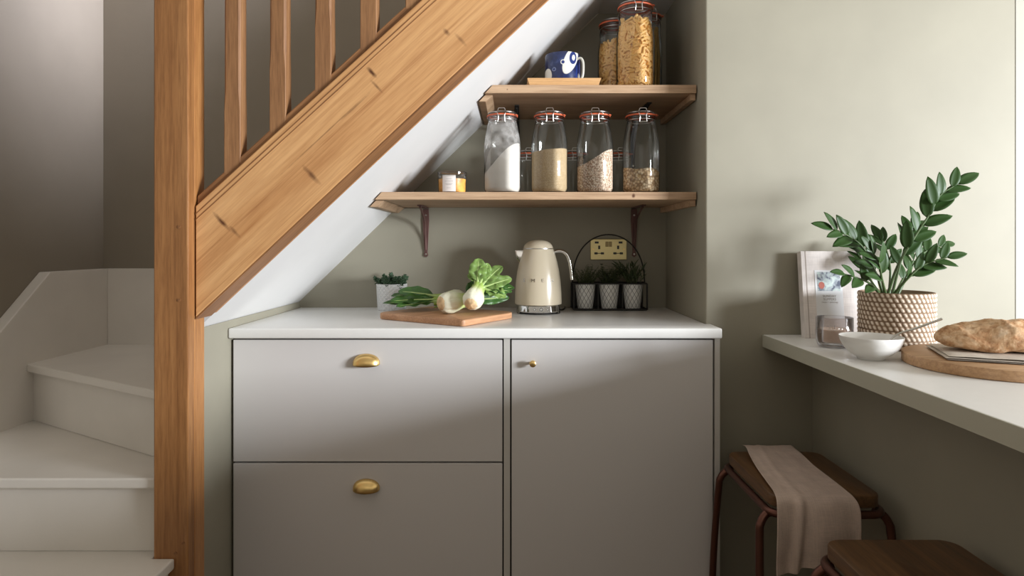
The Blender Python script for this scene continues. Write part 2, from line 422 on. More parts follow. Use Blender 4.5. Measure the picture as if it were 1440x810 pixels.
# ------------------------------------------------------------------ staircase
st = thing('staircase', 'white painted winder staircase with oak newel post, balusters and pine side board', 'staircase', (0, 0, 0))
def zlow(x): return .9616+.939*(x+.797)
def ztop(x): return 1.240+.913*(x+.797)
XE = .62
obj('stringer_board', prism([(-.796, zlow(-.796)), (XE, zlow(XE)), (XE, ztop(XE)), (-.796, ztop(-.796))], 'y', 1.583, 1.640, bev=.003), M['pine'], st)
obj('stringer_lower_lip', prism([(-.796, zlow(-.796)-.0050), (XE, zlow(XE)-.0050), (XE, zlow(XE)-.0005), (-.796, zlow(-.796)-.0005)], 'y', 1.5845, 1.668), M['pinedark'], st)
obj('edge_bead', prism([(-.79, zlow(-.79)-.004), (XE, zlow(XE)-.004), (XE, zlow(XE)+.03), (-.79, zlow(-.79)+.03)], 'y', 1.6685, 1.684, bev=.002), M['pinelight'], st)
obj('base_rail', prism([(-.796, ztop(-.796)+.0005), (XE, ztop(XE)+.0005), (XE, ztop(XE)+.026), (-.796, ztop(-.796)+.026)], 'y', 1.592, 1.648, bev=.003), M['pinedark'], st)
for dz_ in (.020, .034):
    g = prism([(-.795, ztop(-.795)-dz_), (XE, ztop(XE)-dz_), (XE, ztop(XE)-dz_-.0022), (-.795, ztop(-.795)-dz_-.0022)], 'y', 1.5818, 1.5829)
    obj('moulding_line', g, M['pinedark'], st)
newel = obj('newel_post', box(-.8815, -.797, 1.550, 1.5825, 0, 3.0, bev=.003), M['oak'], st)
obj('newel_post_rear', box(-.872, -.7985, 1.5832, 1.638, 0, 3.0, bev=.004), M['oak2'], st)
for (px, py) in ((252, 319+0), (252, 422), (258, 764), (247, 778)):
    x = (px-722)*1.55/890; z = 1.143-(py-345)*1.55/890
    d = lathe([(0, 0), (.0042, 0), (.0042, .001), (0, .0013)], 14)
    o = obj('dowel_plug', d, M['pinedark'], newel, True); o.location = (x, 1.5497, z); o.rotation_euler = (PI/2, 0, 0)
bw = .0205
for k in range(6):
    xc = (-.7073) + .1141*k
    zb = ztop(xc-bw)+.018
    bm = NB()
    def ring(z, ch):
        y0 = 1.612
        pts = [(bw, -bw+ch), (bw, bw-ch), (bw-ch, bw), (-bw+ch, bw), (-bw, bw-ch), (-bw, -bw+ch), (-bw+ch, -bw), (bw-ch, -bw)]
        return [bm.verts.new((xc+p[0], y0+p[1], z)) for p in pts]
    zs = zb + .16
    rs = [ring(zb, .0012), ring(zs, .0014), ring(zs+.05, .0050), ring(3.0, .0050)]
    for a, b2 in zip(rs, rs[1:]):
        for i in range(8):
            j = (i+1) % 8; bm.faces.new([a[i], a[j], b2[j], b2[i]])
    bm.faces.new(rs[0]); bm.faces.new(rs[-1])
    obj('baluster', bm, M['bal'], st)
# treads
def tread(pts, z, th=.026):
    obj('tread', prism(pts, 'z', z-th, z, bev=.004), M['white'], st)
NX, NY = -.884, 1.60
tread([(-1.618, 1.10), (-.829, 1.10), (-.829, 1.549), (-.884, 1.549), (-.884, 1.66), (-1.618, 1.66)], .377)
obj('riser', box(-1.618, -.884, 1.585, 1.60, .378, .540), M['white'], st)
tread([(-1.618, 1.563), (-.884, 1.563), (-.884, 1.72), (-1.30, 2.05), (-1.618, 2.16)], .567)
def diag(p, q, off):
    d = (Vector(q)-Vector(p)).normalized(); n = Vector((-d.y, d.x))*off
    return (p[0]+n.x, p[1]+n.y), (q[0]+n.x, q[1]+n.y)
A1, B1 = (-.884, 1.641), (-1.618, 2.079)        # nosing of the winder
tread([A1, B1, (-1.618, 2.498), (-.884, 2.498)], .757)
p, q = diag(A1, B1, -.022); p2, q2 = diag(A1, B1, -.036)
obj('riser', prism([p, q, q2, p2], 'z', .568, .7305), M['white'], st)
A2, B2 = (-.874, 1.65), (-1.33, 2.498)
tread([A2, B2, (-.874, 2.498)], .947)
p, q = diag(A2, B2, -.022); p2, q2 = diag(A2, B2, -.036)
obj('riser', prism([p, q, q2, p2], 'z', .758, .9205), M['white'], st)
for k in range(4, 9):
    x = -.95+.197*(k-4); z = 1.137+.19*(k-4)
    tread([(max(x, -.874), 1.65), (x+.235, 1.65), (x+.235, 2.498), (max(x, -.874), 2.498)], z)
    if k > 4: obj('riser', box(x+.02, x+.032, 1.65, 2.498, z-.18, z-.027), M['white'], st)
obj('riser', box(-1.618, -.86, 1.125, 1.14, 0, .350), M['white'], st)
obj('side_panel', box(-.86, -.845, 1.14, 1.549, 0, .350), M['white'], st)
# skirting strings against the two walls
obj('wall_string', prism([(2.498, .2), (2.498, 1.052), (2.16, 1.052), (1.10, .16), (1.10, 0), (2.3, 0)], 'x', -1.6195, -1.58, bev=.003), M['white'], st)
obj('wall_string', box(-1.58, -.90, 2.462, 2.4985, .70, 1.052, bev=.003), M['white'], st)

# ------------------------------------------------------------------ cabinets
def cabinet(name, label, x0, x1):
    t = thing(name, label, 'cabinet', ((x0+x1)/2, 2.15, 0))
    return t
YF = 1.87
def rel(o, t):
    o.matrix_parent_inverse = Matrix.Translation(t.location).inverted(); return o
dc = cabinet('drawer_cabinet', 'wide grey drawer cabinet with two brass cup handles, left of the door cabinet', -.833, -.030)
rel(obj('body', box(-.8335, -.0295, 1.889, 2.478, .12, .868), M['gap'], dc), dc)
rel(obj('plinth', box(-.83, -.03, 1.93, 1.945, 0, .12), M['cab'], dc), dc)
def cup(parent, x, z, lab):
    bm = NB(); n = 24; m_ = 9
    w, H, d = .0388, .030, .025; z0 = z-.0135
    rows = []
    for j in range(m_+1):
        ph = PI/2*1.12*j/m_
        rows.append([(x+w*math.cos(PI*i/n), YF-.0012-d*math.sin(PI*i/n)**.8*math.sin(ph), z0+H*math.sin(PI*i/n)**.8*math.cos(ph)) for i in range(n+1)])
    V = [[bm.verts.new(p) for p in r] for r in rows]
    for j in range(m_):
        for i in range(n):
            bm.faces.new([V[j][i], V[j][i+1], V[j+1][i+1], V[j+1][i]])
    bmesh.ops.remove_doubles(bm, verts=bm.verts[:], dist=.0002)
    o = obj('cup_handle', bm, M['brass'], parent, True, sharp=80)
    md = o.modifiers.new('s', 'SOLIDIFY'); md.thickness = .0018; md.offset = 0
    return o
for (z0, z1, hz) in ((.504, .8635, .806), (.138, .4985, .437)):
    d = rel(obj('drawer', box(-.828, -.0325, YF, 1.888, z0, z1, bev=.0012), M['cab'], dc), dc)
    cup(d, -.434, hz, 'brass')
dd = cabinet('door_cabinet', 'grey cabinet with one tall door and small round brass knob', -.028, .612)
rel(obj('body', box(-.0275, .5935, 1.889, 2.478, .12, .868), M['gap'], dd), dd)
rel(obj('divider_panel', box(-.0285, -.010, 1.868, 1.8885, .05, .868), M['panel'], dd), dd)
rel(obj('side_panel', box(.5945, .6095, 1.868, 1.962, 0, .868), M['panel'], dd), dd)
rel(obj('plinth', box(-.027, .593, 1.93, 1.945, 0, .12), M['cab'], dd), dd)
d = rel(obj('door', box(-.0055, .5895, YF, 1.888, .138, .8635, bev=.0012), M['cab'], dd), dd)
k = lathe([(0, .027), (.0075, .027), (.0095, .0255), (.0098, .018), (.0085, .0165), (.0045, .014), (.004, .002), (.006, 0), (0, 0)], 24)
o = obj('knob', k, M['brass'], d, True); o.location = (.0565, YF, .7966); o.rotation_euler = (PI/2, 0, 0)
wt = prism([(1.85, .871), (1.85, .896), (1.857, .900), (2.4795, .900), (2.4795, .870), (1.852, .870)], 'x', -.8345, .5965)
bm = NB()
add_prism(bm, [(-.8345, 1.85), (.611, 1.85), (.611, 1.962), (.5955, 1.962), (.5955, 2.479), (-.8345, 2.479)], 'z', .870, .900, bev=.0045, seg=3)
tag(obj('worktop', bm, M['worktop'], None, True), 'long white worktop lying over the two grey cabinets in the alcove', 'worktop')

# ------------------------------------------------------------------ breakfast bar
bt = thing('breakfast_bar', 'white breakfast bar top with sage painted front edge along the right wall', 'counter', (1.16, 1.0, .827))
rel(obj('bar_top', box(.7745, 1.559, -.3, 1.963, .828, .866, bev=.0015), M['bar'], bt), bt)
rel(obj('front_edge', box(.7725, .7742, -.3, 1.963, .8285, .8655), M['baredge'], bt), bt)

# ------------------------------------------------------------------ shelves
def shelf(name, label, z0, z1, xr, ylab):
    xl = (z1-1.732)/.965+.004
    xl0 = (z0-1.732)/.965+.004
    t = thing(name, label, 'shelf', ((xl+xr)/2, 2.27, z0))
    bm = prism([(xl, z1), (xr, z1), (xr, z0), (xl0+.003, z0)], 'y', 2.05, 2.479, bev=.0015)
    rel(obj('shelf_board', bm, M['shelf'], t), t)
    # battens under both ends
    bm = prism([(xl0+.002, z0-.0005), (xl0+.028, z0-.0005), (xl0+.004, z0-.0215), (xl0-.018, z0-.0215)], 'y', 2.075, 2.478, bev=.001)
    rel(obj('end_batten', bm, M['shelf'], t), t)
    rel(obj('end_batten', box(xr-.018, xr, 2.06, 2.478, z0-.021, z0-.0005, bev=.001), M['shelf'], t), t)
    return t
shelf('wall_shelf', 'lower and longer oak shelf on brackets, holding four large jars', 1.291, 1.316, .593, 0)
shelf('wall_shelf', 'upper and shorter oak shelf holding pasta jars and the blue mug', 1.636, 1.663, .593, 0)
def bracket(x, z, arm, drop, label, m_):
    t = thing('shelf_bracket', label, 'bracket', (x, 2.478, z), 0, 'iron shelf brackets')
    bm = NB()
    add_prism(bm, [(-.011, -.006), (.011, -.006), (.013, -.05), (.006, -drop+.02), (.009, -drop+.008), (0, -drop), (-.009, -drop+.008), (-.006, -drop+.02), (-.013, -.05)], 'y', -.005, 0, bev=.001)
    obj('wall_plate', bm, m_, t)
    obj('arm', prism([(-.011, 0), (.011, 0), (.008, -arm), (-.008, -arm)], 'z', -.0045, -.0005, bev=.001), m_, t)
    pts = smooth_path([(0, -.006, -drop+.03), (0, -.016, -drop*.55), (0, -.05, -.05), (0, -arm+.02, -.007)], 8)
    obj('brace', tube(pts, .004, 8), m_, t, True)
    for dz in (-.03, -drop+.012):
        s = lathe([(0, 0), (.004, 0), (.003, .002), (0, .0025)], 12)
        o = obj('screw', s, M['steel'], t, True); o.location = (.0, -.005, dz); o.rotation_euler = (PI/2, 0, 0)
bracket(-.342, 1.291, .18, .195, 'bronze iron bracket under the left end of the lower shelf', M['iron'])
bracket(.472, 1.291, .19, .195, 'bronze iron bracket under the lower shelf, right of the socket', M['iron'])
bracket(.012, 1.636, .26, .195, 'dark bracket under the upper shelf, behind the flour jar', M['black'])
bracket(.468, 1.636, .30, .195, 'dark bracket under the upper shelf, behind the chickpea jar', M['black'])

# ------------------------------------------------------------------ jars
def jar_profile(R, H, rn):
    hb = H*.50
    return [(0, .002), (R*.82, .002), (R*.95, .006), (R, .016), (R, hb), (R*.985, H*.60), (R*.935, H*.69), (R*.865, H*.77), (rn+.0035, H*.84), (rn, H*.885), (rn, H*.915)]
def interp_r(prof, z):
    for (r0, z0), (r1, z1) in zip(prof[3:], prof[4:]):
        if z0 <= z <= z1: return r0+(r1-r0)*(z-z0)/max(1e-6, z1-z0)
    return prof[-1][0] if z > prof[-1][1] else prof[3][0]*(.86+.14*min(1, z/.016))
def make_jar(R, H, label, loc, rz=0, glass='glass', rn=None, group=None):
    t = thing('clip_top_jar', label, 'jar', loc, rz, group)
    rn = rn or R*.745
    pr = jar_profile(R, H, rn)
    obj('glass_body', lathe(pr, 48), M[glass], t, True, sharp=60)
    zt = H*.915
    obj('rim_ring', lathe([(rn-.002, zt-.004), (rn+.004, zt-.004), (rn+.005, zt+.001), (rn+.004, zt+.004), (rn-.002, zt+.004)], 48), M['glass2'], t, True)
    obj('rubber_seal', lathe([(rn-.004, zt+.0042), (rn+.0058, zt+.0040), (rn+.0068, zt+.0063), (rn+.0058, zt+.0090), (rn-.004, zt+.009)], 48), M['rubber'], t, True)
    # seal tab
    lid = obj('glass_lid', lathe([(rn+.002, zt+.0095), (rn+.003, zt+.015), (rn*.9, zt+.0175), (rn*.5, zt+.019), (0, zt+.0192)], 48), M['glass2'], t, True)
    tb = box(rn, rn+.013, -.007, .007, zt+.0045, zt+.0075, bev=.001)
    o = obj('seal_tab', tb, M['rubber'], t); o.rotation_euler = (0, 0, -.55)
    bm = NB()
    add_tube(bm, [( (rn+.0015)*math.cos(a*PI/16), (rn+.0015)*math.sin(a*PI/16), zt-.008) for a in range(32)], .0013, 6, closed=True)
    add_tube(bm, [( (rn+.002)*math.cos(a*PI/16), (rn+.002)*math.sin(a*PI/16), zt+.016) for a in range(32)], .0013, 6, closed=True)
    y = -(rn+.006)
    for s in (-1, 1):
        add_tube(bm, smooth_path([(s*.0125, y+.006, zt+.018), (s*.0135, y-.001, zt+.010), (s*.010, y-.004, zt-.002), (s*.012, y-.002, zt-.020)], 5), .0014, 6)
        add_tube(bm, [(s*.010, y+.004, zt+.026), (s*.0125, y+.004, zt+.018)], .0013, 6)
    add_tube(bm, [(-.010, y+.004, zt+.026), (.010, y+.004, zt+.026)], .0013, 6)
    add_tube(bm, [(-.012, y-.002, zt-.020), (.012, y-.002, zt-.020)], .0014, 6)
    add_tube(bm, [(-.011, y-.003, zt+.002), (.011, y-.003, zt+.002)], .0014, 6)
    obj('wire_clip', bm, M['wire'], t, True)
    return t, pr
def fill(name, label, pr, loc, R, z_fn, m_, cat, nr=14, nz=22, bumpy=0, inner=.965, kind='stuff'):
    n = 56; bm = NB(); rings = []
    for j in range(nz+1):
        s = j/nz; row = []
        for i in range(n):
            a = 2*PI*i/n
            zt = z_fn(R*math.cos(a), R*math.sin(a))
            z = .0045+(zt-.0045)*s; r = interp_r(pr, z)*inner
            row.append(bm.verts.new((r*math.cos(a), r*math.sin(a), z)))
        rings.append(row)
    rt = [v.co.copy() for v in rings[-1]]
    for j in range(1, nr):
        f = 1-j/nr
        rings.append([bm.verts.new((rt[i].x*f, rt[i].y*f, z_fn(rt[i].x*f, rt[i].y*f)+random.uniform(-1, 1)*bumpy)) for i in range(n)])
    for a, b in zip(rings, rings[1:]):
        for i in range(n):
            j = (i+1) % n; bm.faces.new([a[i], a[j], b[j], b[i]])
    bm.faces.new(rings[-1]); bm.faces.new(rings[0][::-1])
    o = obj(name, bm, m_, None, True, sharp=60); o.location = loc
    return tag(o, label, cat, None, kind)
ZL = 1.3165
gr = 'large clip-top jars on the lower shelf'
YJ = 2.13
def jx(px, Y=YJ): return (px-722)*Y/890
R = .0615; H = .276
spec = [
 (706.5, 'glass clip-top jar of white flour, first from the left on the lower shelf', 'flour', 'white flour heaped up to the right inside the leftmost large jar', lambda x, y: .118+.55*x+ (.020*math.sin((x+.02)*28)), 'flour', 'flour', 'dustglass'),
 (772.5, 'glass clip-top jar half full of fine yellow couscous', 'couscous', 'fine yellow couscous filling the second large jar to the middle', lambda x, y: .142+.10*x, 'couscous', 'couscous', 'glass'),
 (836.5, 'glass clip-top jar of pale puffed grain, between the couscous and chickpea jars', 'barley', 'pale speckled grain sloping up to the right in the third large jar', lambda x, y: .118+.42*x+.006*math.sin(x*40), 'oats', 'grain', 'glass'),
 (901.5, 'glass clip-top jar one third full of chickpeas, rightmost on the lower shelf', 'chickpeas', 'small round chickpeas in the bottom of the rightmost large jar', lambda x, y: .078-.10*x+.004*math.sin(x*60), 'chick', 'chickpeas', 'glass')]
for (px, lab, nm, flab, fn, mk, cat, gm) in spec:
    loc = (jx(px), YJ, ZL)
    t, pr = make_jar(R, H, lab, loc, random.uniform(-.12, .12), gm, group=gr)
    fill(nm, flab, pr, loc, R, fn, M[mk], cat, bumpy=.001 if mk != 'chick' else .004)
# three small jars standing behind
for (px, lab) in ((742, 'small clip-top jar with red seal behind the flour and couscous jars'), (806, 'small clip-top jar with red seal behind the couscous and grain jars'), (869, 'small clip-top jar with red seal behind the grain and chickpea jars')):
    make_jar(.048, .172, lab, (jx(px, 2.36), 2.36, ZL), .1, 'glass', rn=.042, group='small jars at the back of the lower shelf')
# pasta: core plus short tubes at the wall of the jar
def pasta_fill(name, label, pr, loc, R, top, n=420, seed=3):
    rnd = random.Random(seed); bm = NB()
    prof = [(0, .005)]
    for j in range(14):
        z = .005+(top-.012-.005)*j/13; prof.append((interp_r(pr, z)*.80, z))
    prof.append((0, top-.012)); add_lathe(bm, prof, 28)
    for i in range(n):
        z = rnd.uniform(.008, top) ; a = rnd.uniform(0, 2*PI)
        rr = interp_r(pr, z)*.965-.0075
        if z > top-.012: rr *= rnd.uniform(.2, 1)
        c = Vector((rr*math.cos(a), rr*math.sin(a), z))
        tang = Vector((-math.sin(a), math.cos(a), 0)); th = rnd.uniform(-1.0, 1.0) if rnd.random() < .7 else rnd.uniform(-1.6, 1.6)
        d = (tang*math.cos(th)+Vector((0,0,1))*math.sin(th)).normalized(); L = rnd.uniform(.010, .015)
        lo = c-d*L; hi = c+d*L
        for q in (lo, hi):
            rq = Vector((q.x, q.y)).length; mx_ = interp_r(pr, max(q.z, .01))*.965-.0045
            if rq > mx_: q.x *= mx_/rq; q.y *= mx_/rq
            q.z = min(max(q.z, .009), top+.006)
        add_tube(bm, [lo, (lo+hi)/2*1.0, hi], .0043, 8)
    o = obj(name, bm, M['pasta'], None, True); o.location = loc
    return tag(o, label, 'pasta', None, 'stuff')
ZU = 1.6635
loc = (jx(893.5, 2.125), 2.125, ZU)
t, pr = make_jar(.0635, .292, 'large clip-top jar of penne at the front of the upper shelf', loc, .0, 'glass', rn=.053)
pasta_fill('penne', 'short yellow penne filling the front jar on the upper shelf', pr, loc, .0635, .236, 620, 3)
loc = (jx(864, 2.29), 2.29, ZU)
t, pr = make_jar(.060, .292, 'clip-top jar of pasta behind and left of the penne jar', loc, .3, 'glass', rn=.050)
pasta_fill('pasta_tubes', 'darker yellow pasta in the jar behind, beside the blue mug', pr, loc, .060, .215, 420, 5)
loc = (jx(911, 2.27), 2.27, ZU)
t, pr = make_jar(.050, .315, 'tall narrow clip-top jar of spaghetti behind the penne jar, by the alcove wall', loc, .2, 'glass', rn=.043)
bm = NB(); rnd = random.Random(2)
for i in range(150):
    a = rnd.uniform(0, 2*PI); r = .044*math.sqrt(rnd.random()); r = max(r, .03) if i < 100 else r
    a2 = a+rnd.uniform(-.15, .15)
    r2 = min(r, .036)
    add_tube(bm, [(r*.92*math.cos(a), r*.92*math.sin(a), .006), (r*math.cos(a2), r*math.sin(a2), .13), (r2*math.cos(a2), r2*math.sin(a2), .255)], .0013, 4)
o = obj('spaghetti', bm, M['spag'], None); o.location = loc
tag(o, 'upright yellow spaghetti standing in the tall jar at the back right', 'spaghetti', None, 'stuff')

# small preserve pot on the lower shelf
loc = (jx(636, 2.13), 2.13, ZL)
t = thing('preserve_pot', 'small squat glass pot of orange preserve with paper label on lower shelf', 'jar', loc)
obj('glass_body', lathe([(0, .0015), (.043, .0015), (.046, .006), (.048, .05), (.050, .057), (.0485, .0575), (.048, .062)], 40), M['glass'], t, True)
obj('lid', lathe([(.0475, .0625), (.0495, .0625), (.0500, .070), (.047, .0725), (0, .0728)], 40), M['glass2'], t, True)
lb = NB(); cols = []
for i in range(11):
    a = math.radians(-90-27+54*i/10-8); r = .0493
    cols.append([lb.verts.new((r*math.cos(a), r*math.sin(a), z)) for z in (.004, .058)])
for a, b in zip(cols, cols[1:]): lb.faces.new([a[0], b[0], b[1], a[1]])
lo = obj('label', lb, M['label'], t, True)
bm = NB()
for (z, w) in ((.046, .2), (.038, .28), (.030, .26), (.0265, .2), (.016, .12)):
    pts = [(.0496*math.cos(-PI/2-.14+a), .0496*math.sin(-PI/2-.14+a), z) for a in [w*(i/6*2-1) for i in range(7)]]
    add_tube(bm, pts, .00045, 4)
obj('label_print', bm, M['ink'], lo)
o = obj('orange_preserve', lathe([(0, .004), (.042, .004), (.0445, .008), (.046, .048), (.03, .050), (0, .049)], 40), M['preserve'], None, True); o.location = loc
tag(o, 'orange fruit preserve inside the small squat pot on the lower shelf', 'preserve', None, 'stuff')

# tray and mug on the upper shelf
loc = (jx(790.5, 2.16), 2.16, ZU)
tr = NB(); hw, hd, h, fl = .112, .085, .026, .0085
def frus(bm, a, b, z0, z1, inv=False):
    V = [bm.verts.new((sx*a[0], sy*a[1], z0)) for sx, sy in ((-1,-1),(1,-1),(1,1),(-1,1))]
    U = [bm.verts.new((sx*b[0], sy*b[1], z1)) for sx, sy in ((-1,-1),(1,-1),(1,1),(-1,1))]
    for i in range(4):
        j = (i+1) % 4; bm.faces.new([V[i], V[j], U[j], U[i]])
    return V, U
V, U = frus(tr, (hw, hd), (hw+fl, hd+fl), 0, h)
V2, U2 = frus(tr, (hw-.004, hd-.004), (hw+fl-.006, hd+fl-.006), .006, h)
tr.faces.new(V); tr.faces.new(V2)
for i in range(4):
    j = (i+1) % 4; tr.faces.new([U[i], U[j], U2[j], U2[i]])
o = obj('serving_tray', tr, M['bamboo']); o.location = loc
tag(o, 'low bamboo tray with flared sides on the upper shelf, under the blue mug', 'tray')
loc = (jx(791, 2.16), 2.16, ZU+.0065)
t = thing('mug', 'wide blue and white patterned mug standing on the bamboo tray', 'mug', loc)
obj('mug_body', lathe([(0, .001), (.050, .001), (.057, .006), (.0595, .03), (.0595, .115), (.0585, .118), (.0565, .116), (.056, .03), (.052, .010), (0, .008)], 48), M['mug'], t, True)
obj('handle', tube(smooth_path([(.046, -.034, .098), (.058, -.038, .100), (.0655, -.041, .085), (.0655, -.041, .05), (.060, -.038, .032), (.046, -.034, .030)], 6), .0045, 10), mat('mug_handle', (.55, .53, .46), .3), t, True)

# ------------------------------------------------------------------ socket
sx, sz = .372, 1.127
so = thing('double_socket', 'brass double wall socket with black slots above the herb pots', 'socket', (sx, 2.479, sz))
obj('face_plate', box(-.071, .071, -.007, 0, -.041, .041, bev=.002), M['brassplate'], so)
for s in (-1, 1):
    bm = NB()
    add_box(bm, s*.037-.004, s*.037+.004, -.0078, -.0071, .001, .015)
    obj('earth_slot', bm, M['blackplastic'], so)
    for q in (-1, 1):
        obj('pin_slot', prism(rrect(s*.037+q*.0125-.0065, s*.037+q*.0125+.0065, -.0195, -.011, .002, 3), 'y', -.0078, -.0071), M['blackplastic'], so)
    obj('slot_bridge', box(s*.037-.007, s*.037+.007, -.0078, -.0071, -.0165, -.0138), M['blackplastic'], so)
    obj('usb_port', box(s*.0465-.0075, s*.0465+.0075, -.0078, -.0071, .023, .031), M['blackplastic'], so)
    obj('rocker_switch', box(s*.0068-.0055, s*.0068+.0055, -.0105, -.0071, .0105, .0305, bev=.001), mat('bronze_switch', (.28, .21, .10), .4, .8), so)
    sc = lathe([(0, 0), (.0035, 0), (.003, .001), (0, .0012)], 14)
    o = obj('screw', sc, M['brass'], so, True); o.location = (s*.060, -.0072, .001); o.rotation_euler = (PI/2, 0, 0)

# ------------------------------------------------------------------ kettle
kx, ky = .0895, 2.285
kt = thing('electric_kettle', 'cream retro electric kettle with chrome handle and control base on worktop', 'kettle', (kx, ky, .9005))
KP = [(.0, .031), (.080, .031), (.0842, .033), (.0845, .040), (.0835, .075), (.0805, .115), (.0755, .150), (.069, .182), (.0610, .210), (.0545, .229)]
obj('kettle_body', lathe(KP, 64), M['cream'], kt, True)
obj('lid_ring', lathe([(.0538, .2292), (.0545, .2295), (.0545, .2315), (.0535, .2318)], 64), M['steel'], kt, True)
obj('lid', lathe([(.0535, .2320), (.0535, .2345), (.050, .243), (.043, .251), (.032, .2575), (.018, .261), (0, .262)], 64), M['cream'], kt, True)
# chrome base, slightly flared with an arch between front feet
bm = NB(); n = 72
rings = []
for (r, z) in ((.073, .0305), (.076, .022), (.079, .006)):
    rings.append([bm.verts.new((r*math.cos(2*PI*i/n), r*math.sin(2*PI*i/n), z)) for i in range(n)])
low = []
for i in range(n):
    a = 2*PI*i/n; f = abs(math.sin(a)) > .55
    r = .080; z = .0095 if f else .0
    low.append(bm.verts.new((r*math.cos(a), r*math.sin(a), z)))
rings.append(low)
for a, b in zip(rings, rings[1:]):
    for i in range(n):
        j = (i+1) % n; bm.faces.new([a[i], a[j], b[j], b[i]])
base = obj('power_base', bm, M['chrome'], kt, True, sharp=50)
obj('base_foot', lathe([(0, .0), (.068, .0), (.070, .0095), (0, .0295)], 40), M['blackplastic'], kt, True)
obj('control_panel', prism([(-.036, .0085), (.043, .0085), (.041, .0300), (-.036, .0300)], 'y', -.0835, -.070, bev=.0015), M['steel'], kt)
for (x, rr) in ((-.016, .0065), (.007, .0085), (.030, .0062)):
    cp = lathe([(0, .0015), (rr*.55, .0015), (rr*.6, .0005), (rr*.75, .0004), (rr*.78, .0025), (rr, .0025), (rr, 0), (0, 0)], 24)
    o = obj('control_button', cp, M['chrome'], kt, True); o.location = (x, -.0836, .019); o.rotation_euler = (PI/2, 0, 0)
    o2 = obj('button_mark', lathe([(rr*.62, .0012), (rr*.62, .0018), (rr*.76, .0018), (rr*.76, .0012)], 24), M['blackplastic'], o, True)
# handle
hp = smooth_path([(.050, -.0, .205), (.060, 0, .2185), (.082, 0, .2215), (.100, 0, .212), (.111, 0, .190), (.118, 0, .155), (.1215, 0, .118)], 8)
bm = NB(); add_tube(bm, hp, [.0068]*len(hp), 14)
hd_ = obj('handle', bm, M['chrome'], kt, True); 
# spout
bm = NB()
add_prism(bm, [(-.056, .166), (-.0785, .194), (-.0845, .2255), (-.050, .2255)], 'y', -.017, .017, bev=.003)
obj('spout', bm, M['chrome'], kt, True)
# letters
def textmesh(s, size, ext=.0006):
    c = bpy.data.curves.new('t', 'FONT'); c.body = s; c.size = size; c.extrude = ext; c.align_x = 'CENTER'; c.align_y = 'CENTER'
    o = bpy.data.objects.new('t', c); C.objects.link(o)
    bpy.context.view_layer.update()
    me = bpy.data.meshes.new_from_object(o.evaluated_get(bpy.context.evaluated_depsgraph_get()))
    bpy.data.objects.remove(o); return me
bm = NB()
for ch, ang in zip('SMEG', (-37, -12, 12, 37)):
    me = textmesh(ch, .0165, .0014)
    a = math.radians(ang-3); r = .0800
    mt = Matrix.Rotation(a, 4, 'Z') @ Matrix.Translation((0, -r, .119)) @ Matrix.Rotation(-.10, 4, 'X') @ Matrix.Rotation(PI/2, 4, 'X') @ Matrix.Scale(1.25, 4, (1, 0, 0))
    me.transform(mt); bm.from_mesh(me)
obj('raised_lettering', bm, mat('letter_chrome', (.42, .39, .35), .25, 1.0), kt)
# lead
pts = smooth_path([(kx+.060, ky+.03, .910), (kx+.09, ky+.06, .9045), (kx+.105, ky+.12, .9045), (kx+.11, 2.462, .9045)], 8)
rel(obj('power_lead', tube(pts, .0028, 8), M['blackplastic'], kt, True), kt)

# ------------------------------------------------------------------ herb rack
hx = .3600; hy = 2.395
hr = thing('herb_rack', 'black wire rack with a hoop handle holding three herb pots', 'plant rack', (hx, hy, .9005))
bm = NB(); w, dp, h = .136, .046, .100
for z in (.0045, h):
    add_tube(bm, [(-w, -dp, z), (w, -dp, z), (w, dp, z), (-w, dp, z)], .0035 if z < .05 else .0028, 6, closed=True)
for sx_ in (-1, 1):
    for sy_ in (-1, 1): add_tube(bm, [(sx_*w, sy_*dp, .003), (sx_*w, sy_*dp, h)], .0035, 6)
for x in (-w/3, w/3):
    for sy_ in (-1, 1): add_tube(bm, [(x, sy_*dp, .003), (x, sy_*dp, h)], .0025, 6)
obj('frame', bm, M['black'], hr, True)
obj('back_panel', box(-w, w, dp+.001, dp+.0025, .004, h), M['black'], hr)
obj('base_tray', box(-w, w, -dp, dp, .001, .0035), M['black'], hr)
arc = [(w*math.cos(a), 0, .098+.185*(math.sin(a))**.85 if math.sin(a) > 0 else .098) for a in [PI*i/36 for i in range(37)]]
obj('hoop_handle', tube(arc, .0026, 8), M['black'], hr, True)
def leaf(bm, p, d, up, L, Wd, curl=.2, fold=.15, nseg=6, ruf=0, seed=0, tip=1.0):
    d = Vector(d).normalized(); up = Vector(up); up = (up-d*up.dot(d)).normalized(); s = d.cross(up)
    rows = []
    for i in range(nseg+1):
        t_ = i/nseg
        wv = Wd*.5*(math.sin(PI*min(1, t_**.75*tip))**.85 if 0 < t_ < 1 else .04)
        c = Vector(p)+d*(L*t_)-up*(curl*L*t_*t_)
        r_ = ruf*math.sin(t_*19+seed)*wv
        rows.append([bm.verts.new(c-s*wv+up*(fold*wv+r_)), bm.verts.new(c-s*wv*.5+up*(fold*wv*.25+r_*.3)), bm.verts.new(c), bm.verts.new(c+s*wv*.5+up*(fold*wv*.25-r_*.3)), bm.verts.new(c+s*wv+up*(fold*wv-r_))])
    for a, b in zip(rows, rows[1:]):
        for k in range(4): bm.faces.new([a[k], a[k+1], b[k+1], b[k]])
def leafobj(name, bm, m_, parent, th=.0006):
    o = obj(name, bm, m_, parent, True, sharp=180)
    md = o.modifiers.new('s', 'SOLIDIFY'); md.thickness = th; md.offset = 0
    return o
labs = ['leftmost of the three potted herbs in the wire rack, feathery leaves', 'middle of the three potted herbs in the wire rack, dark round leaves', 'rightmost of the three potted herbs in the wire rack, long thin leaves']
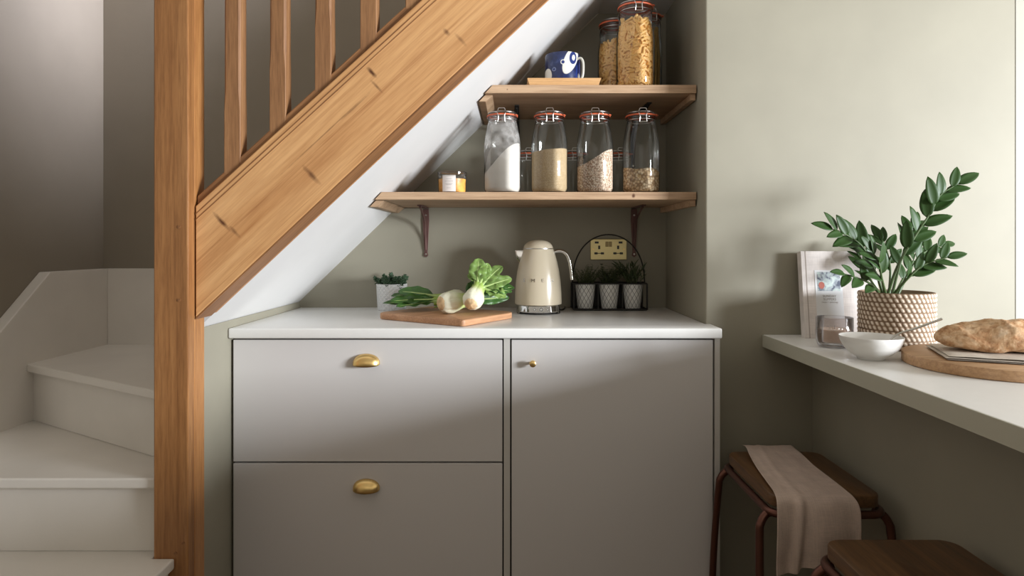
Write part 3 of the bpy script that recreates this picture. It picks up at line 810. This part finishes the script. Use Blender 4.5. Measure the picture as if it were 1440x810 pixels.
for k, xo in enumerate((-.0885, .0015, .0905)):
    t = thing('potted_herb', labs[k], 'plant', (hx+xo, hy-.004, .9045), random.uniform(-.5, .5), 'potted herbs in the wire rack')
    obj('pot', lathe([(0, .0), (.0275, .0), (.0285, .002), (.0375, .090), (.0385, .093), (.036, .093), (.0345, .086), (0, .086)], 40), M['meshpot'], t, True, sharp=50)
    obj('soil', lathe([(.0345, .0865), (.02, .0885), (0, .089)], 20), M['soil'], t, True)
    rnd = random.Random(20+k); sb = NB(); lf = NB()
    for q in range(44 if k < 2 else 26):
        a = rnd.uniform(0, 2*PI); sp = rnd.uniform(.1, .75 if k != 1 else .9)
        Ls = rnd.uniform(.045, .082) if k != 2 else rnd.uniform(.05, .10)
        b0 = Vector((rnd.uniform(-.02, .02), rnd.uniform(-.02, .02), .087))
        dr = Vector((math.cos(a)*sp, math.sin(a)*sp*.7, 1)).normalized()
        pts = [b0+dr*Ls*u + Vector((math.cos(a), math.sin(a)*.5, 0))*(.015*u*u) for u in (0, .35, .7, 1)]
        add_tube(sb, pts, [.0011, .001, .0008, .0004], 4)
        for u in range(7 if k != 2 else 6):
            f = .25+.75*u/6; pp = pts[0].lerp(pts[-1], f); aa = rnd.uniform(0, 2*PI)
            dv = Vector((math.cos(aa), math.sin(aa), rnd.uniform(-.1, .7)))
            if k == 0: leaf(lf, pp, dv, (0, 0, 1), rnd.uniform(.008, .015), .005, .2, .1, 3)
            elif k == 1: leaf(lf, pp, dv, (0, 0, 1), rnd.uniform(.010, .018), .012, .3, .1, 4)
            else: leaf(lf, pp, dr+dv*.5, (dv.y, -dv.x, .3), rnd.uniform(.018, .034), .0045, .3, .1, 4)
    leafobj('stems', sb, M['herbstem'], t, .0002); leafobj('leaves', lf, M['herb'], t, .0003)

# ------------------------------------------------------------------ succulent
t = thing('potted_succulent', 'small dark green succulent in a white embossed pot, left on the worktop', 'plant', ((551-722)*2.39/890, 2.39, .9005))
obj('pot', lathe([(0, 0), (.051, 0), (.053, .003), (.0575, .094), (.0575, .098), (.054, .098), (.053, .088), (0, .088)], 56), M['diapot'], t, True, sharp=50)
obj('soil', lathe([(.053, .0885), (0, .091)], 24), M['soil'], t, True)
lf = NB(); rnd = random.Random(4)
for q in range(19):
    a = q*2.4; rr = .050*math.sqrt(q/19)
    c = Vector((rr*math.cos(a), rr*math.sin(a), .096)); ax = Vector((math.cos(a)*rr*16, math.sin(a)*rr*16, 1)).normalized()
    hh = rnd.uniform(.012, .054-rr*.5)
    tip_ = c+ax*hh
    for u in range(16):
        aa = u*2.4; tilt = .55+u*.10
        s1 = ax.orthogonal().normalized(); s2 = ax.cross(s1)
        dv = (s1*math.cos(aa)+s2*math.sin(aa))*math.sin(min(1.5, tilt))+ax*math.cos(min(1.5, tilt))
        base_ = tip_-ax*(u*.0022)
        leaf(lf, base_, dv, ax, .012+.0004*u, .0125, -.1, .35, 5, 0, 0, .82)
leafobj('leaves', lf, M['succ'], t, .0016)

# ------------------------------------------------------------------ chopping board
p0 = Vector((-.150, 1.881)); ang = math.radians(56)
e1 = Vector((math.cos(ang), math.sin(ang))); e2 = Vector((-math.sin(ang), math.cos(ang)))
Lr, Ll = .29, .372
def rounded(poly, rads, k=6):
    out = []; n_ = len(poly)
    for i, p in enumerate(poly):
        r = rads[i]; a = (poly[i-1]-p).normalized(); b = (poly[(i+1) % n_]-p).normalized()
        if r <= 0: out.append((p.x, p.y)); continue
        c = p+(a+b)*r
        s_ = p+a*r; e_ = p+b*r
        for j in range(k+1):
            u = j/k; q = (s_*(1-u)+p*u)*(1-u)+(p*(1-u)+e_*u)*u; out.append((q.x, q.y))
    return out
poly = [Vector((0, 0)), Vector((Lr, 0)), Vector((Lr, Ll)), Vector((0, Ll))]
cb = prism(rounded(poly, [.012, .05, .03, .05]), 'z', 0, .020, bev=.004)
o = obj('chopping_board', cb, M['board'], None, True); o.location = (p0.x, p0.y, .9005); o.rotation_euler = (0, 0, ang)
tag(o, 'rectangular wooden chopping board turned cornerwise on the white worktop', 'chopping board')

# ------------------------------------------------------------------ pak choi
def pakchoi(label, loc, axis, roll, leaves, sc=1.0, grp='pak choi on the chopping board', seed=1):
    """axis: direction root -> leaves; leaves given as world directions"""
    rnd = random.Random(seed)
    t = thing('pak_choi', label, 'vegetable', loc, 0, grp)
    q = Vector(axis).normalized().to_track_quat('Z', 'Y'); qi = q.inverted()
    t.rotation_mode = 'QUATERNION'; t.rotation_quaternion = q; t.scale = (sc, sc, sc)
    bm = NB(); n = 60
    prof = [(.014, .001), (.022, .004), (.0275, .012), (.0305, .024), (.0305, .038), (.027, .054), (.0225, .070), (.019, .086), (.017, .098), (.010, .104)]
    rings = []
    for (r, z) in prof:
        row = []
        for i in range(n):
            a = 2*PI*i/n+roll
            lob = 1+.08*abs(math.sin(2.5*a+.3))*min(1, z/.02)+.025*math.sin(11*a+z*40)*min(1, z/.02)
            row.append(bm.verts.new((r*lob*math.cos(2*PI*i/n), r*lob*math.sin(2*PI*i/n), z)))
        rings.append(row)
    for a, b in zip(rings, rings[1:]):
        for i in range(n):
            j = (i+1) % n; bm.faces.new([a[i], a[j], b[j], b[i]])
    bm.faces.new(rings[0]); bm.faces.new(rings[-1])
    for i in range(6):
        a = roll+2*PI*i/6+.15*(i % 2); k_ = 1+.04*(i % 2)
        rows = []
        for (r, z, w_) in ((.021, .003, .30), (.0315, .020, .55), (.0335, .038, .60), (.0290, .058, .55), (.0235, .078, .50), (.022, .096, .42), (.024, .110, .26)):
            rows.append([bm.verts.new((r*k_*(1-.12*abs(u)**2)*math.cos(a+u*w_*1.1), r*k_*(1-.12*abs(u)**2)*math.sin(a+u*w_*1.1), z)) for u in (-1, -.66, -.33, 0, .33, .66, 1)])
        for x_, y_ in zip(rows, rows[1:]):
            for k in range(6): bm.faces.new([x_[k], x_[k+1], y_[k+1], y_[k]])
    obj('bulb', bm, M['choi'], t, True, sharp=70)
    rb = lathe([(0, -.003), (.011, -.0025), (.0185, .001), (.0225, .0055)], 20)
    for v in rb.verts: v.co += Vector((0, 0, rnd.uniform(-.001, .001)))*1.5
    obj('root_end', rb, M['choiroot'], t, True)
    for (dw, uw, L, Wd, dark, curl) in leaves:
        d = qi @ Vector(dw).normalized(); up = qi @ Vector(uw)
        rd = Vector((d.x, d.y, 0)); rd = rd.normalized() if rd.length > .01 else Vector((1, 0, 0))
        b0 = rd*.012+Vector((0, 0, .080)); c1 = b0+Vector((0, 0, .020))+rd*.004
        st_ = .022; c2 = c1+d*st_
        bm = NB(); up = (up-d*up.dot(d)).normalized()
        leaf(bm, c2-d*.012, d, up, L, Wd, curl, .30, 16, .22, rnd.uniform(0, 6), .93)
        lo_ = leafobj('leaf', bm, M['choidark'] if dark else M['choileaf'], t, .0008)
        st0 = c2-d*.012
        pts = smooth_path([b0, c1, c2-d*.006], 4)+[st0+d*(L*u)-up*(curl*L*u*u)-up*.0004 for u in (.2, .4, .6, .8, .95)]
        k_ = len(pts); rad = [.0068*(1-i/(k_-1))**.8+.0006 for i in range(k_)]
        obj('leaf_rib', tube(pts, rad, 8), M['choirib'], lo_, True)
zb = .9205
CAM = (0, -1, .25)
pakchoi('pak choi at the front, its pale root end facing out, leaves fanned to the right', (-.134, 1.985, zb+.0365), (.16, .72, .38), .2,
   [((.02, .25, .95), (0, -1, .1), .078, .060, 0, .10), ((.55, .2, .62), (-.3, -1, .3), .088, .048, 0, .25), ((.85, .15, .32), (0, -1, .5), .092, .046, 0, .2),
    ((.30, .3, .75), (.2, -1, .2), .07, .045, 0, .1), ((.80, -.25, -.18), (.2, -.8, .8), .070, .055, 0, .2), ((.95, .25, .08), (0, -.6, .8), .098, .045, 1, .1), ((.75, .5, .12), (0, -.7, .6), .085, .042, 1, .15),
    ((.9, 0, -.02), (0, -.7, .7), .085, .042, 1, .15), ((-.15, .5, .8), (0, -1, 0), .05, .045, 0, .1)], 1.0, seed=3)
pakchoi('pak choi lying behind the front one, its root end turned to the left', (-.236, 2.035, zb+.0350), (.70, .62, .06), 1.0,
   [((.8, .5, .15), CAM, .10, .05, 1, .2), ((.7, .6, .3), CAM, .11, .05, 1, .2), ((.9, .3, .05), CAM, .12, .04, 1, .1), ((.5, .7, .35), CAM, .09, .05, 1, .2)], 1.08, seed=5)
pakchoi('pak choi mostly hidden at the back, long dark leaves pointing to the left', (-.165, 2.19, zb+.038), (-.92, -.10, -.06), .5,
   [((-.95, -.05, .10), (0, -.5, .9), .145, .050, 1, .12), ((-.95, -.35, .03), (.1, -.6, .8), .150, .045, 1, .05), ((-.9, .2, .12), (0, -.7, .7), .15, .05, 1, .15), ((-.85, -.50, -.06), (0, -.5, .9), .135, .045, 1, .02), ((-.95, .35, .02), (0, -.5, .9), .16, .045, 1, .05), ((-.90, -.15, .2), (0, -.9, .4), .12, .045, 1, .25), ((-.95, -.2, -.04), (0, -.5, .8), .17, .04, 1, .0)], 1.0, seed=8)

# ------------------------------------------------------------------ things on the bar
ZB = .8665
# book leaning on the wall
bk = thing('cookbook', 'pale cloth-bound cookbook leaning upright against the wall at the bar end', 'book', (.8735, 1.885, ZB))
bk.rotation_euler = (-.155, 0, -.10)
bwid, bh, bth = .212, .262, .033
obj('cover', prism([(-.004, 0), (bwid, 0), (bwid, .003), (0, .003), (0, bth-.003), (bwid, bth-.003), (bwid, bth), (-.004, bth)], 'z', 0, bh, bev=.0008), M['bookcloth'], bk)
obj('pages', box(.001, bwid-.004, .0035, bth-.0035, .003, bh-.003), mat('page_block', (.72, .68, .62), .8), bk)
pl = obj('cover_plate', box(.033, .111, -.0008, -.0001, .058, .204), mat('printed_plate', (.80, .81, .83), .5), bk)
m = mat('cover_picture', (.5, .55, .55), .5); tt = NT(m); _, c = tt.coords()
n = tt.n('ShaderNodeTexNoise', Scale=42, Detail=4, Distortion=1.2); tt.l(c, n.inputs[0])
tt.l(tt.ramp(n.outputs[0], [(.36, (.10, .12, .17)), (.46, (.42, .47, .52)), (.58, (.60, .72, .68)), (.7, (.75, .75, .78))]), tt.b.inputs['Base Color'])
obj('picture', box(.0395, .1050, -.0012, -.0009, .141, .1985), m, pl)
e = lathe([(0, .0005), (.0085, .0005), (.0085, 0), (0, 0)], 20)
o = obj('picture_fruit', e, mat('picture_red', (.52, .16, .12), .6), pl); o.location = (.051, -.0012, .158); o.rotation_euler = (PI/2, 0, 0); o.scale = (1, 1.25, 1)
bm = NB()
for (s_, sz_, z) in (('SUNDAY', .0098, .1255), ('SUPPERS', .0098, .1160), ('recipes + gatherings', .0058, .1075)):
    me = textmesh(s_, sz_, .0001); me.transform(Matrix.Translation((.072, -.0010, z)) @ Matrix.Rotation(PI/2, 4, 'X')); bm.from_mesh(me)
obj('cover_lettering', bm, M['ink'], pl)
obj('hinge_groove', box(.008, .0105, -.0004, 0, .0, bh), mat('groove', (.42, .36, .32), .9), bk)

# seagrass basket with the plant
bx, by = 1.047, 1.732
pt = thing('zz_plant', 'glossy green zamioculcas plant in a woven seagrass pot on the bar', 'plant', (bx, by, ZB))
bm = NB(); n, nz = 264, 66; Rb, Hb = .0925, .150; rows_n = 12; st_n = 44
vals = []
grid = []
for j in range(nz+1):
    z = Hb*j/nz; row = []
    w_ = (z/Hb*rows_n); fr = w_-math.floor(w_); ro = math.floor(w_)
    for i in range(n):
        a = 2*PI*i/n
        ph = (a/(2*PI)*st_n + ro*.5 + fr*.42) % 1.0
        cord = math.sin(PI*min(1, fr))**.5
        stt = max(0, math.sin(PI*ph))
        thick = .0014*cord+.0022*(stt**1.3)*cord
        v = bm.verts.new(((Rb-.002+thick)*math.cos(a), (Rb-.002+thick)*math.sin(a), z)); row.append(v); vals.append(max(0, (stt**1.3)*cord))
    grid.append(row)
for a, b in zip(grid, grid[1:]):
    for i in range(n):
        j = (i+1) % n; bm.faces.new([a[i], a[j], b[j], b[i]])
inner = [[bm.verts.new((r*math.cos(2*PI*i/n), r*math.sin(2*PI*i/n), z)) for i in range(n)] for (r, z) in ((Rb-.007, Hb), (Rb-.009, .125))]
for a, b in zip([grid[-1]]+inner, inner):
    for i in range(n):
        j = (i+1) % n; bm.faces.new([a[i], a[j], b[j], b[i]])
bm.faces.new(grid[0][::-1])
vals += [.3]*(2*n)
wo = obj('woven_pot', bm, M['weave'], pt, True, sharp=180)
at = wo.data.attributes.new('cord', 'FLOAT', 'POINT')
at.data.foreach_set('value', vals[:len(wo.data.vertices)]+[0]*max(0, len(wo.data.vertices)-len(vals)))
obj('soil', lathe([(Rb-.009, .130), (.04, .136), (0, .138)], 30), M['soil'], pt, True)
# fronds: (pixel path at a given depth) -> 3D
def P3(px, py, Y): return Vector(((px-722)*Y/890-bx, Y-by, 1.143-(py-345)*Y/890-ZB))
fronds = [
 ([(1248, 415, 1.72), (1262, 375, 1.70), (1285, 335, 1.69), (1308, 300, 1.69), (1322, 275, 1.69), (1348, 258, 1.69)], .056, 12, 0),
 ([(1242, 415, 1.73), (1232, 385, 1.71), (1215, 350, 1.68), (1195, 333, 1.66), (1170, 322, 1.65)], .052, 11, 0),
 ([(1240, 416, 1.74), (1222, 398, 1.69), (1203, 390, 1.66), (1187, 385, 1.64)], .045, 6, 0),
 ([(1255, 416, 1.70), (1276, 392, 1.66), (1300, 372, 1.65), (1333, 362, 1.64)], .044, 8, 0),
 ([(1262, 416, 1.76), (1280, 380, 1.78), (1300, 355, 1.80), (1328, 345, 1.82)], .044, 8, 0),
 ([(1250, 416, 1.75), (1252, 380, 1.76), (1246, 350, 1.78), (1240, 338, 1.79)], .045, 7, 1),
 ([(1254, 416, 1.74), (1266, 370, 1.73), (1278, 335, 1.74), (1284, 318, 1.75)], .048, 7, 1),
 ([(1246, 416, 1.70), (1240, 392, 1.67), (1236, 370, 1.65), (1226, 352, 1.64)], .048, 7, 1),
 ([(1258, 416, 1.79), (1270, 392, 1.83), (1282, 372, 1.87), (1290, 350, 1.89)], .042, 7, 1),
 ([(1240, 416, 1.78), (1225, 395, 1.82), (1215, 372, 1.86), (1205, 355, 1.88)], .042, 7, 1),
]
rnd = random.Random(9)
for (pp, LL, nl, fl_) in fronds:
    pts = smooth_path([P3(*q) for q in pp], 6); m_ = len(pts)
    rad = [.0042-(.0030)*i/(m_-1) for i in range(m_)]
    sob = obj('frond_stem', tube(pts, rad, 8), M['zzstem'], pt, True)
    lf = NB()
    for k in range(nl):
        f = .32+.66*k/(nl-1) if nl > 6 else .25+.73*k/(nl-1)
        i = min(m_-2, int(f*(m_-1))); pos = pts[i].lerp(pts[i+1], f*(m_-1)-i); T = (pts[i+1]-pts[i]).normalized()
        side = T.cross(Vector((0, -1, .25))).normalized()*(1 if k % 2 else -1)
        if k == nl-1: dv = T; 
        else: dv = (T*.92+side*.62+Vector((rnd.uniform(-.2, .2), rnd.uniform(-.35, .15), rnd.uniform(-.05, .2)))).normalized()
        L_ = LL*(1-.35*abs(f-.55))*rnd.uniform(.9, 1.12)
        upv = Vector((rnd.uniform(-.4, .4), -.75, .55))
        L_ *= 1.36; leaf(lf, pos, dv, upv, L_, L_*.43, .16, .22, 8, 0, 0, .96)
    leafobj('leaves', lf, M['zz'], sob, .0007)

# glass candle
cx_, cy_ = .8775, 1.730
t = thing('glass_candle', 'clear glass tumbler candle with pale pink wax in front of the cookbook', 'candle', (cx_, cy_, ZB))
obj('glass', lathe([(0, .0), (.036, .0), (.042, .004), (.0465, .018), (.0465, .080), (.0455, .081), (.0425, .080), (.042, .014), (0, .011)], 48), M['glass2'], t, True, sharp=60)
obj('wax', lathe([(0, .0125), (.0405, .015), (.0418, .020), (.0418, .047), (.0405, .0485), (0, .047)], 40), M['candlewax'], t, True)
obj('wick', tube([(0, 0, .045), (.001, 0, .058)], .0008, 6), M['ink'], t)
bm = NB()
for k in range(9):
    a = math.radians(-90-46+k*10); r = .0472
    pts = []
    for u in range(13):
        b_ = 2*PI*u/12; aa = a+.07*math.cos(b_); pts.append((r*math.cos(aa), r*math.sin(aa), .055-.0006*k*2+.0045*math.sin(b_)))
    add_tube(bm, pts[:-1], .0006, 5, closed=True)
obj('embossed_script', bm, M['glass2'], t, True)

# bowl and spoon
bx2, by2 = .873, 1.545
bwl = lathe([(0, .0035), (.026, .003), (.027, .0), (.030, .0), (.031, .004), (.045, .012), (.060, .027), (.068, .042), (.071, .054), (.0705, .0555), (.069, .0545), (.065, .040), (.055, .025), (.038, .012), (0, .0085)], 56)
o = obj('bowl', bwl, M['bowl'], None, True, sharp=60); o.location = (bx2, by2, ZB)
tag(o, 'small white ceramic bowl with a spoon in it near the bar edge', 'bowl')
s_ = thing('spoon', 'steel spoon resting in the white bowl, handle pointing right', 'spoon', (bx2, by2, ZB))
hpth = smooth_path([(.012, .004, .0165), (.036, .002, .035), (.062, .0, .0580), (.105, -.004, .074), (.166, -.010, .098)], 8)
bm = NB(); add_tube(bm, hpth, [.0019+.0013*(i/len(hpth)) for i in range(len(hpth))], 8)
obj('handle', bm, M['steel'], s_, True)
bm = NB()
bmesh.ops.create_uvsphere(bm, u_segments=20, v_segments=10, radius=1)
for v in bm.verts:
    v.co = Vector((v.co.x*.021, v.co.y*.0145, (-abs(v.co.z)*.005 if v.co.z < 0 else -abs(v.co.z)*.0035)))
    v.co = Matrix.Rotation(-.30, 3, 'Y') @ v.co + Vector((-.004, .004, .0165))
obj('spoon_bowl', bm, M['steel'], s_, True)

# round board, linen, bread
rbx, rby, rbr = 1.107, 1.44, .192
pts = [(rbr*math.cos(2*PI*i/72), rbr*math.sin(2*PI*i/72)) for i in range(72)]
o = obj('round_board', prism(pts, 'z', 0, .024, bev=.003), M['roundboard'], None, True); o.location = (rbx, rby, ZB)
tag(o, 'round wooden serving board on the bar under the bread', 'serving board')
ZN = ZB+.0245
bm = NB()
def sheet(bm, corners, z0, th, nu=26, nv=12, wav=.0012, seed=0):
    top = []; bot = []
    for i in range(nu+1):
        u = i/nu; rt = []; rb_ = []
        for j in range(nv+1):
            v = j/nv
            p = (Vector(corners[0])*(1-u)*(1-v)+Vector(corners[1])*u*(1-v)+Vector(corners[2])*u*v+Vector(corners[3])*(1-u)*v)
            w = abs(noise.noise(Vector((p.x*14+seed, p.y*14, .3))))*wav*2
            e_ = min(1, min(v, 1-v)*nv/1.4, min(u, 1-u)*nu/1.4)
            rt.append(bm.verts.new((p.x, p.y, z0+th*.5+th*.5*math.sqrt(max(0, e_))+w))); rb_.append(bm.verts.new((p.x, p.y, z0+th*.5-th*.5*math.sqrt(max(0, e_))+(w if z0 > ZN+.002 else 0))))
        top.append(rt); bot.append(rb_)
    for i in range(nu):
        for j in range(nv):
            bm.faces.new([top[i][j], top[i+1][j], top[i+1][j+1], top[i][j+1]])
            bm.faces.new([bot[i][j], bot[i][j+1], bot[i+1][j+1], bot[i+1][j]])
    bmesh.ops.remove_doubles(bm, verts=bm.verts[:], dist=.00002)
NC = [(.950, 1.384), (1.19, 1.277), (1.265, 1.45), (1.022, 1.565)]
for k in range(3):
    sheet(bm, [(c[0]+.003*k*(-1)**k, c[1]+(.002*k)) for c in NC], ZN+.0035*k, .0034, seed=k, wav=.0008)
o = obj('linen_napkin', bm, M['linen2'], None, True, sharp=60)
tag(o, 'folded oatmeal linen napkin on the round board under the loaf', 'napkin')
bm = NB(); bmesh.ops.create_uvsphere(bm, u_segments=96, v_segments=56, radius=1)
for v in bm.verts:
    c = v.co.copy()
    x = c.x; tp = (1-abs(x)**2.6)**.5 if abs(x) < 1 else 0
    rr = math.hypot(c.y, c.z) or 1e-6; yy, zz = c.y/rr, c.z/rr
    p = Vector((x*.185, yy*.062*tp, zz*(.050 if zz > 0 else .024)*tp))
    p.z += .004*math.sin(x*3)
    d_ = noise.noise(p*22)*.006+noise.noise(p*60+Vector((3, 1, 2)))*.0026+noise.noise(p*130)*.0012
    # slash ridges
    d_ += .004*max(0, math.sin(x*13+yy*2.2))**6*max(0, zz)
    p += Vector((c.x*.3, yy, zz)).normalized()*d_*(.4+tp*.6)
    p.z = max(p.z, -.0225)
    v.co = p
o = obj('bread_loaf', bm, M['bread'], None, True, sharp=180)
o.location = (1.160, 1.425, ZN+.0115+.0235); o.rotation_euler = (0, 0, -.30)
tag(o, 'long rustic crusty bread loaf on the linen napkin and round board', 'bread')

# ------------------------------------------------------------------ stools
def make_stool(label, loc):
    t = thing('metal_stool', label, 'stool', loc, 0, 'stools under the breakfast bar')
    hx_, hy_ = .132, .165; zs = .548
    bm = NB()
    T = rrect(-hx_, hx_, -hy_, hy_, .032, 6)
    def sc(k, dz): return [bm.verts.new((p[0]*(1+(k/hx_)), p[1]*(1+(k/hy_)), dz)) for p in T]
    rs = [sc(-.004, zs-.030), sc(0, zs-.027), sc(0, zs-.004), sc(-.0015, zs-.0012), sc(-.005, zs)]
    for a, b in zip(rs, rs[1:]):
        for i in range(len(T)):
            j = (i+1) % len(T); bm.faces.new([a[i], a[j], b[j], b[i]])
    bm.faces.new(rs[0][::-1]); bm.faces.new(rs[-1])
    obj('seat', bm, M['seat'], t, True, sharp=35)
    R2 = rrect(-hx_-.004, hx_+.004, -hy_-.004, hy_+.004, .036, 8)
    obj('seat_frame', tube([(p[0], p[1], zs-.042) for p in R2], .0095, 10, closed=True), M['copper'], t, True)
    for sx_ in (-1, 1):
        for sy_ in (-1, 1):
            y_ = sy_*(hy_-.022)
            pts = smooth_path([(sx_*(hx_-.012), y_, zs-.046), (sx_*(hx_+.006), y_, zs-.050), (sx_*(hx_+.021), y_+sy_*.004, zs-.070), (sx_*(hx_+.026), y_+sy_*.008, zs-.105),
                               (sx_*(hx_+.033), y_+sy_*.030, .25), (sx_*(hx_+.037), y_+sy_*.045, .006)], 7)
            obj('leg', tube(pts, .0098, 12), M['copper'], t, True)
    for z, e in ((.12, .034),):
        for sy_ in (-1, 1): obj('stretcher', tube([(-hx_-.033, sy_*(hy_+.010), z), (hx_+.033, sy_*(hy_+.010), z)], .006, 8), M['copper'], t, True)
        for sx_ in (-1, 1): obj('stretcher', tube([(sx_*(hx_+.034), -(hy_+.010), z), (sx_*(hx_+.034), hy_+.010, z)], .006, 8), M['copper'], t, True)
    return t
SX, SY = .7465, 1.665
s1 = make_stool('bronze metal stool with dark wood seat and linen cloth over it, by the cabinet', (SX, SY, 0))
s2 = copy_tree(s1); s2.location = (.7565, 1.118, 0)
s2['label'] = 'nearer bronze metal stool with bare dark wood seat, lower right corner'
# cloth over the first stool
zs = .5495
path = [ (.748, .138, 1.868, .5500, .0), (.741, .135, 1.83, .556, .1), (.732, .150, 1.77, .556, .2), (.722, .165, 1.68, .553, .3), (.716, .178, 1.58, .5525, .4), (.713, .180, 1.52, .5525, .5),
         (.711, .184, 1.488, .548, .6), (.709, .190, 1.474, .530, .7), (.704, .192, 1.468, .49, .8), (.699, .196, 1.466, .44, .9), (.697, .198, 1.466, .42, 1.0), (.696, .197, 1.466, .403, 1.1) ]
sp_ = smooth_path([(c, y, z) for (c, w, y, z, u) in path], 6)
wp_ = smooth_path([(w, 0, 0) for (c, w, y, z, u) in path], 6)
bm = NB(); nu = 36; rows = []
m_ = len(sp_)
for i in range(m_):
    f = i/(m_-1); c = sp_[i]; w = wp_[i].x
    hang = max(0, min(1, (f-.5)/.3))
    row = []
    for j in range(nu+1):
        u = j/nu*2-1
        wr = noise.noise(Vector((u*1.6, f*4, .5)))*.0035+noise.noise(Vector((u*4, f*7, 2.5)))*.0015
        fold = .014*math.exp(-((u+.38+.1*f)/.10)**2)*(.25+.75*hang) + .006*math.exp(-((u-.55)/.2)**2)*hang + .008*hang*math.sin(u*5+1)
        edge = .004*math.sin(f*9+u)*(abs(u)**3)
        x = c.x+u*w/2+edge
        if hang > 0: row.append(bm.verts.new((x, c.y-abs(wr)*hang-fold-.010*hang, c.z+(abs(wr)+fold*.3)*(1-hang)+(.018*(u*.5)+(-.010 if u < -.42 else 0))*(hang if f > .8 else 0)*(f-.8)*5)))
        else: row.append(bm.verts.new((x, c.y, c.z+abs(wr)+fold*.6)))
    rows.append(row)
for a, b in zip(rows, rows[1:]):
    for k in range(nu): bm.faces.new([a[k], a[k+1], b[k+1], b[k]])
o = obj('linen_cloth', bm, M['linen'], None, True, sharp=180)
md = o.modifiers.new('s', 'SOLIDIFY'); md.thickness = .0022; md.offset = 1
md = o.modifiers.new('d', 'SUBSURF'); md.levels = 1; md.render_levels = 1
tag(o, 'pinkish beige linen cloth draped over the front of the first stool', 'cloth')
